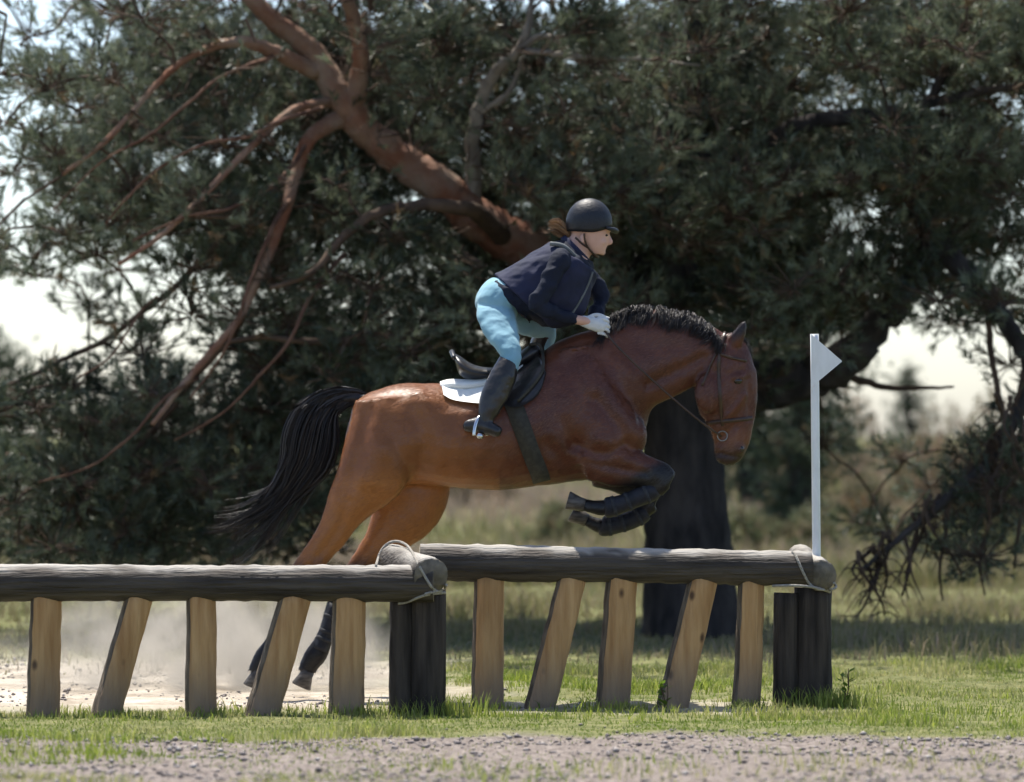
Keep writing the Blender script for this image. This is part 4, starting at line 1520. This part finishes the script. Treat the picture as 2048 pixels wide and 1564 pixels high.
limb('limb', [(1848, 480, 52, -.5), (1905, 540, 44, -.6), (1965, 612, 38, -.7), (2015, 690, 34, -.8), (2040, 760, 32, -.85), (2020, 810, 30, -.9), (1988, 862, 28, -1), (1945, 925, 26, -1.1), (1870, 990, 22, -1.2), (1780, 1062, 13, -1.3), (1690, 1132, 8, -1.4)], M['bark'])
for pts in ([(1955, 600, 14, -.7), (1958, 690, 13, -.8), (1966, 760, 12, -.9), (1984, 850, 11, -1)], [(2030, 720, 14, -.8), (2012, 790, 12, -.9), (1985, 860, 10, -1)],
            [(1990, 865, 12, -1), (2015, 910, 10, -1), (2050, 950, 8, -1), (2120, 990, 6, -1)], [(1870, 990, 10, -1.2), (1862, 1060, 8, -1.2), (1850, 1130, 6, -1.2), (1856, 1190, 4, -1.2)],
            [(1780, 1062, 9, -1.3), (1790, 1120, 7, -1.3), (1775, 1180, 5, -1.3)], [(1930, 940, 10, -1.1), (1950, 1020, 8, -1.1), (1930, 1110, 6, -1.1), (1940, 1180, 4, -1.1)],
            [(2050, 820, 14, -.9), (2030, 940, 11, -1), (2010, 1040, 8, -1), (2000, 1130, 5, -1)], [(1850, 560, 22, -.4), (1930, 560, 16, -.2), (2040, 600, 12, 0), (2150, 640, 8, 0)],
            [(1660, 735, 20, 0), (1760, 770, 14, .3), (1850, 775, 9, .4), (1920, 772, 5, .5)], [(1560, 620, 20, .3), (1480, 600, 24, .2), (1400, 600, 30, .1)]):
    limb('branch', pts, M['twig'], 7, sub=pts[0][0] > 1850 or pts[0][0] < 1600)

anchor = catmull(np.array([(2040, 760, -.85), (2020, 810, -.9), (1988, 862, -1), (1945, 925, -1.1), (1870, 990, -1.2), (1780, 1062, -1.3), (1720, 1108, -1.35)], float), 6)
for i in range(36):
    a0 = anchor[rng.integers(4, len(anchor))]
    if i > 22:
        a0 = np.array((rng.uniform(1990, 2080), rng.uniform(760, 960), rng.uniform(-1.6, -.6)))
    mb_ = MB()
    px_, py_, dy_ = a0
    L1 = rng.uniform(60, 190)
    sl = rng.uniform(-.35, .5)
    path = [(px_ + sl * L1 * t + 14 * math.sin(t * 5 + i), min(py_ + L1 * t, 1232), dy_ + .12 * math.sin(t * 4 + i)) for t in np.linspace(0, 1, 7)]
    mb_.tube([P(a, b, TY + c) for a, b, c in path], [.017 * (1 - .75 * t) for t in np.linspace(0, 1, 7)], 6, k=2)
    for q in range(5):
        b0 = path[rng.integers(1, 6)]
        L2, s2 = rng.uniform(20, 75), rng.choice([-1, 1]) * rng.uniform(.4, 1.3)
        sp = [(b0[0] + s2 * L2 * t, min(b0[1] + L2 * (t * .9 - .35 * math.sin(t * 3)), 1232), b0[2] + rng.normal() * .03) for t in np.linspace(0, 1, 4)]
        mb_.tube([P(a, b, TY + c) for a, b, c in sp], [.006, .005, .004, .002], 5, k=2)
    mb_.build('hanging_twig', M['twig'], pine)
LP = np.array(LIMB_PTS)
GRID = ["2799999999999999",
        "4999999999999999",
        "6998999999999999",
        "7889999999998798",
        "4445999999998877",
        "0035999999853213",
        "7899999622122113",
        "9999920000000026",
        "9997200000000027"]
pads = []
for r, row in enumerate(GRID):
    for c, ch in enumerate(row):
        d = int(ch) / 9.0
        for k in range(rng.poisson(13.5 * d ** 1.75)):
            pads.append((c * 128 + rng.uniform(0, 128), r * 128 + rng.uniform(0, 128), rng.uniform(-1.6, 3.6), d, 1))
for r in range(-9, 0):                                            # the crown goes on above the picture
    for c in range(-1, 22):
        f = 1 - (abs(c - 9.5) / 13.0) ** 2 - ((-r) / 11.0) ** 2
        if f > 0:
            for k in range(rng.poisson((2.5 if c >= 6 else 1.6) * f ** .5)):
                pads.append((c * 128 + rng.uniform(0, 128), r * 128 + rng.uniform(0, 128), rng.uniform((-5.2 - .3 * r) if c >= 6 else -2.6, 3.2), 1, 0))
for c in range(16, 22):                                           # and to the right of it
    for r in range(0, 7):
        for k in range(rng.poisson(3.0 * max(0, 1 - (c - 16) / 6))):
            pads.append((c * 128 + rng.uniform(0, 128), r * 128 + rng.uniform(0, 128), rng.uniform(-2.4, 3.4), .8, 0))
for c in range(-4, 0):                                            # low left skirt
    for r in range(6, 9):
        for k in range(rng.poisson(3.0)):
            pads.append((c * 128 + rng.uniform(0, 128), r * 128 + rng.uniform(0, 128), rng.uniform(-1.5, 2.5), .8, 0))
TC, TD, TT, TDRY, Tsmall = [], [], [], [], []
SA, SB, BA, BB = [], [], [], []
PC = []
for (px, py, dy, dens, vis) in pads:
    c = np.array(P(px, py, TY)); c[1] += dy
    if c[2] > 0.25:
        PC.append((np.sqrt(((LP - c) ** 2).sum(1).min()), c, vis))
PC.sort(key=lambda t: t[0])
nodes = np.concatenate([LP, np.array([p[1] for p in PC])])
nn = len(LP)
for (_, c, vis) in PC:
    q = nodes[:nn] - c
    k = np.argmin((q ** 2).sum(1) + 0.3 * np.maximum(0, q[:, 2]) ** 2)
    root_ = nodes[k]
    nn += 1
    out_ = c - root_
    ln = np.linalg.norm(out_)
    if ln > 0.12:
        prev = root_
        wv = rng.normal(size=3) * .07 * ln
        for t in (.25, .5, .75, 1.0):
            p_ = root_ + out_ * t + np.array((0, 0, .16 * ln)) * math.sin(t * math.pi) + wv * math.sin(t * 2 * math.pi)
            BA.append(prev); BB.append(p_)
            prev = p_
    od = out_ / (ln + 1e-6)
    n = int(rng.integers(22, 36)) if vis else 18
    R = rng.normal(size=(n, 3)); R /= np.linalg.norm(R, axis=1, keepdims=True)
    rad = rng.uniform(.35, 1, n)[:, None] ** .6
    off = R * rad * np.array([.34, .34, .20]) * rng.uniform(.8, 1.25)
    off[:, 2] += .05
    D_ = R * .8 + od * .5 + np.array((0, 0, .55)) + rng.normal(size=(n, 3)) * .25
    D_ /= np.linalg.norm(D_, axis=1, keepdims=True)
    TC.append(c + off); TD.append(D_)
    sx_ = FPX / (CAM_DIST + c[1])
    ppx, ppy = c[0] * sx_ + 1024, HZ - (c[2] - CAM_H) * sx_
    sunlit_tint = max(0, 1 - ppx / 420) * (ppy < 560) + max(0, min(1, (ppx - 1500) / 400)) * max(0, 1 - ppy / 420)  # sunlit crown at upper left and right, painted as paler needles
    pt = np.clip(rng.normal(.38, .34) + .55 * sunlit_tint, 0, 1)
    TT.append(np.clip(pt + rng.normal(0, .2, n), 0, 1))
    TDRY.append((rng.uniform(0, 1, n) < .04) * rng.uniform(.4, 1, n))
    Tsmall.append(np.full(n, vis))
    SA.append(c + off * .12)
TC, TD, TT, TDRY, Tv = map(np.concatenate, (TC, TD, TT, TDRY, Tsmall))
# nothing grows on the bare lower limbs, so few tufts hang right in front of them
BR = np.array(BARE)
sc_ = FPX / (CAM_DIST + TC[:, 1])
tpx, tpy = TC[:, 0] * sc_ + 1024, HZ - (TC[:, 2] - CAM_H) * sc_
drop = np.zeros(len(TC), bool)
for bx, by, bw, bY in BR:
    if bx > 1010 and by > 200:
        continue
    drop |= (np.hypot(tpx - bx, tpy - by) < bw * .5 + 24) & (TC[:, 1] < bY + .1)
keep = ~(drop & (rng.uniform(0, 1, len(TC)) < .97))
SA = np.concatenate(SA)
TC, TD, TT, TDRY, Tv, SA = TC[keep], TD[keep], TT[keep], TDRY[keep], Tv[keep], SA[keep]
BA, BB = np.array(BA), np.array(BB)
mid_ = (BA + BB) / 2
sm_ = FPX / (CAM_DIST + mid_[:, 1])
mpx, mpy = mid_[:, 0] * sm_ + 1024, HZ - (mid_[:, 2] - CAM_H) * sm_
kb = np.ones(len(BA), bool)
for bx, by, bw, bY in BR:
    kb &= ~((np.hypot(mpx - bx, mpy - by) < bw * .5 + 20) & (mid_[:, 1] < bY - .1))
BA, BB = BA[kb], BB[kb]
v1 = Tv == 1
parts = [tufts(TC[v1], TD[v1], 24, .10, .080, .0088, TT[v1], TDRY[v1]), tufts(TC[~v1], TD[~v1], 8, .12, .14, .026, TT[~v1], TDRY[~v1])]
V, T, A = merge(parts)
cr = link('crown', np_mesh('crown', V, T, A), M['needles'], pine)
V, T, A = merge([thin_sticks(SA[v1], TC[v1], .005, .0025), thin_sticks(BA, BB, .014, .009)])
link('twigs', np_mesh('twigs', V, T, A), M['twig'], pine)
print('crown tufts', len(TC), 'tris', len(cr.data.polygons))


def far_pine(px, base_Y, h, w, label, trunk_px=None, n=420, low=.25, seed=0, mt='needles_far'):
    b = P(px, HZ, base_Y)
    b.z = float(gz(b.x, b.y)) - .1
    t = empty('pine_tree', b, label, 'tree', 'background trees')
    m_ = MB()
    m_.tube([b, b + Vector((.1, 0, h * .4)), b + Vector((-.05, 0, h * .75)), b + Vector((0, 0, h * .97))], [w * .055 + .05, w * .045 + .03, w * .025 + .02, .02], 10, k=3, wob=.05)
    m_.build('trunk', M['bark'], t)
    nb = n
    u = rng.uniform(low, 1, nb)
    prof = np.sin(np.clip((u - low) / (1 - low), 0, 1) * np.pi * .86 + .22) ** .8
    a = rng.uniform(0, 2 * np.pi, nb)
    lob = .65 + .35 * np.sin(a * 3 + u * 9 + seed)
    rr = prof * w / 2 * lob * rng.uniform(.25, 1, nb) ** .5
    c = np.stack([b.x + np.cos(a) * rr, b.y + np.sin(a) * rr, b.z + u * h + rng.normal(0, .05, nb) * h], -1)
    k = 12
    C = (c[:, None] + rng.normal(size=(nb, k, 3)) * np.array([.30, .30, .16]) * (w / 4.5)).reshape(-1, 3)
    D_ = rng.normal(size=(len(C), 3)) + np.array((0, 0, .8))
    D_ /= np.linalg.norm(D_, axis=1, keepdims=True)
    tt = np.clip(np.repeat(rng.normal(.4, .3, nb), k) + rng.normal(0, .15, len(C)), 0, 1)
    V, T, A = tufts(C, D_, 9, .12 * w / 4.5, .15 * (w / 4.5), .026 * (w / 4.5) + .008, tt, (rng.uniform(0, 1, len(C)) < .05) * .8)
    link('crown', np_mesh('crown', V, T, A), M[mt], t)
    A_ = np.stack([np.full(nb, b.x), np.full(nb, b.y), b.z + u * h * .92], -1)
    V, T, A = thin_sticks(A_[::3], c[::3], .02, .008)
    link('branches', np_mesh('branches', V, T, A), M['twig'], t)
    return t


far_pine(1590, 30, 4.4, 2.2, 'pale sunlit pine seen between the trunk and the white flag', low=.08, seed=1)
far_pine(1500, 40, 6.0, 2.6, 'pine standing far behind the trunk of the big pine', low=.12, seed=2)
far_pine(1815, 62, 2.1, 1.1, 'small round pine far off against the white sky right of the flag', low=.1, n=200, seed=3)
far_pine(2230, 34, 5.0, 2.6, 'pine at the right edge behind the drooping dead branch', low=.05, seed=4)
far_pine(-60, 32, 2.3, 2.2, 'low pine far behind the left end of the fence', low=.04, seed=6)


def shrub(px, Y, h, w, label, dry, n=700):
    b = P(px, HZ, Y)
    b.z = float(gz(b.x, b.y)) - .03
    t = empty('shrub', b, label, 'shrub', 'heath shrubs')
    R = rng.normal(size=(n, 3)); R /= np.linalg.norm(R, axis=1, keepdims=True)
    R[:, 2] = np.abs(R[:, 2])
    rad = rng.uniform(.3, 1, n) ** .5 * (0.75 + .35 * np.sin(R[:, 0] * 5 + px) * np.cos(R[:, 2] * 4))
    c = np.array(b) + R * rad[:, None] * np.array([w / 2, w / 2, h])
    D_ = R + rng.normal(size=(n, 3)) * .4 + np.array((0, 0, .4))
    D_ /= np.linalg.norm(D_, axis=1, keepdims=True)
    V, T, A = tufts(c, D_, 9, .10, .12, .022, rng.uniform(0, 1, n), np.clip(rng.normal(dry, .25, n), 0, 1))
    link('foliage', np_mesh('foliage', V, T, A), M['shrub_leaf'], t)
    nb = 40
    V, T, A = thin_sticks(np.repeat(np.array([b]), nb, 0) + rng.normal(size=(nb, 3)) * [.05, .05, 0], c[:nb], .012, .004)
    link('stems', np_mesh('stems', V, T, A), M['twig'], t)


for a in [(1700, 34, .75, 1.8, 'brownish heather shrub just right of the white flag pole', .6), (1840, 40, 1.1, 2.0, 'rounded shrub on the skyline right of the flag', .45),
          (1930, 37, 1.35, 1.9, 'brown tipped shrub on the skyline under the drooping branch', .8), (1560, 26, .7, 1.6, 'green shrub left of the white flag pole', .2),
          (2040, 24, 1.0, 2.0, 'dark green shrub at the right edge behind the dead branch', .2), (1640, 48, 1.1, 2.6, 'faded shrub far behind the white flag pole', .6),
          (1740, 58, 1.6, 3.0, 'tall brownish shrub on the skyline between flag and dead branch', .7), (1890, 64, 1.5, 3.6, 'broad faded shrub on the far skyline at the white gap', .6), (2010, 56, 1.7, 3.2, 'tall shrub on the skyline near the right edge', .5),
          (1650, 70, 1.5, 3.4, 'far grey green shrub on the skyline just right of the flag pole', .4), (1540, 62, 1.7, 3.2, 'far shrub on the skyline left of the flag pole', .4),
          (930, 42, .8, 2.2, 'pinkish heather shrub seen under the belly of the horse', .8), (620, 36, .7, 2.4, 'faded heather shrub behind the tail of the horse', .9),
          (450, 22, .5, 1.5, 'low bush behind the left rail below the tail', .5), (1130, 30, .5, 1.6, 'green bush under the folded forelegs', .2)]:
    shrub(*a)


# weeds at the fence
def weed(px, Y, h, label):
    b = P(px, HZ, Y); b.z = float(gz(b.x, b.y)) - .01
    t = empty('weed', b, label, 'weed', 'weeds by the fence')
    m_ = MB()
    for i in range(3):
        e = b + Vector((random.uniform(-.05, .05), random.uniform(-.03, .03), h * random.uniform(.7, 1)))
        m_.tube([b, b.lerp(e, .5) + Vector((.01, 0, .01)), e], [.004, .003, .002], 6, k=2)
        for j in range(6):
            p = b.lerp(e, .25 + .13 * j)
            a = random.uniform(0, 6.28)
            d = Vector((math.cos(a), math.sin(a) * .6, .45)).normalized()
            l = random.uniform(.035, .06)
            s_ = d.cross(Vector((0, 0, 1))).normalized() * l * .28
            i0 = len(m_.v)
            m_.v += [tuple(p), tuple(p + d * l * .5 + s_), tuple(p + d * l), tuple(p + d * l * .5 - s_)]
            m_.f.append((i0, i0 + 1, i0 + 2, i0 + 3)); m_.m.append(1)
    o_ = m_.build('leaves', [M['twig'], M['grass']], t)


weed(1330, .55, .17, 'leafy weed at the foot of a slanted fence post')
weed(1690, .70, .24, 'leafy weed right of the dark corner post at the flag')

# ------------------------------------------------------------------ dust kicked up by the hind hooves
def dust():
    m_ = MB()
    cx = P(430, 1330, 2.6)
    m_.ball((cx.x, 2.7, .24), (1.35, 1.0, .50), 16)
    me_ = bpy.data.meshes.new('dust_cloud')
    me_.from_pydata(m_.v, [], [f[::-1] for f in m_.f])
    mt = bpy.data.materials.new('dust')
    mt.use_nodes = True
    t = mt.node_tree
    t.nodes.clear()
    N, L = t.nodes.new, t.links.new
    o_ = N('ShaderNodeOutputMaterial')
    v = N('ShaderNodeVolumePrincipled')
    v.inputs['Color'].default_value = (0.92, 0.83, 0.70, 1)
    v.inputs['Anisotropy'].default_value = 0.3
    tc = N('ShaderNodeTexCoord')
    nz = N('ShaderNodeTexNoise')
    nz.inputs['Scale'].default_value = 3.6
    nz.inputs['Detail'].default_value = 5
    L(tc.outputs['Object'], nz.inputs['Vector'])
    mr = N('ShaderNodeMapRange')
    mr.inputs['From Min'].default_value = .44
    mr.inputs['From Max'].default_value = .66
    L(nz.outputs[0], mr.inputs['Value'])
    mp = N('ShaderNodeMapping')
    mp.vector_type = 'POINT'
    mp.inputs['Location'].default_value = (-cx.x / 1.35, -2.7 / 1.0, -.12 / .50)
    mp.inputs['Scale'].default_value = (1 / 1.35, 1 / 1.0, 1 / .50)
    L(tc.outputs['Object'], mp.inputs['Vector'])
    ln = N('ShaderNodeVectorMath'); ln.operation = 'LENGTH'
    L(mp.outputs[0], ln.inputs[0])
    fr = N('ShaderNodeMapRange')
    fr.inputs['From Min'].default_value = 1.0
    fr.inputs['From Max'].default_value = .25
    L(ln.outputs['Value'], fr.inputs['Value'])
    mu = N('ShaderNodeMath'); mu.operation = 'MULTIPLY'
    L(mr.outputs[0], mu.inputs[0]); L(fr.outputs[0], mu.inputs[1])
    m2 = N('ShaderNodeMath'); m2.operation = 'MULTIPLY'
    L(mu.outputs[0], m2.inputs[0]); m2.inputs[1].default_value = 7.0
    L(m2.outputs[0], v.inputs['Density'])
    L(v.outputs[0], o_.inputs['Volume'])
    ob = link('dust_cloud', me_, mt)
    tag(ob, 'pale dust cloud kicked up behind the left fence section', 'dust', kind='stuff')


dust()
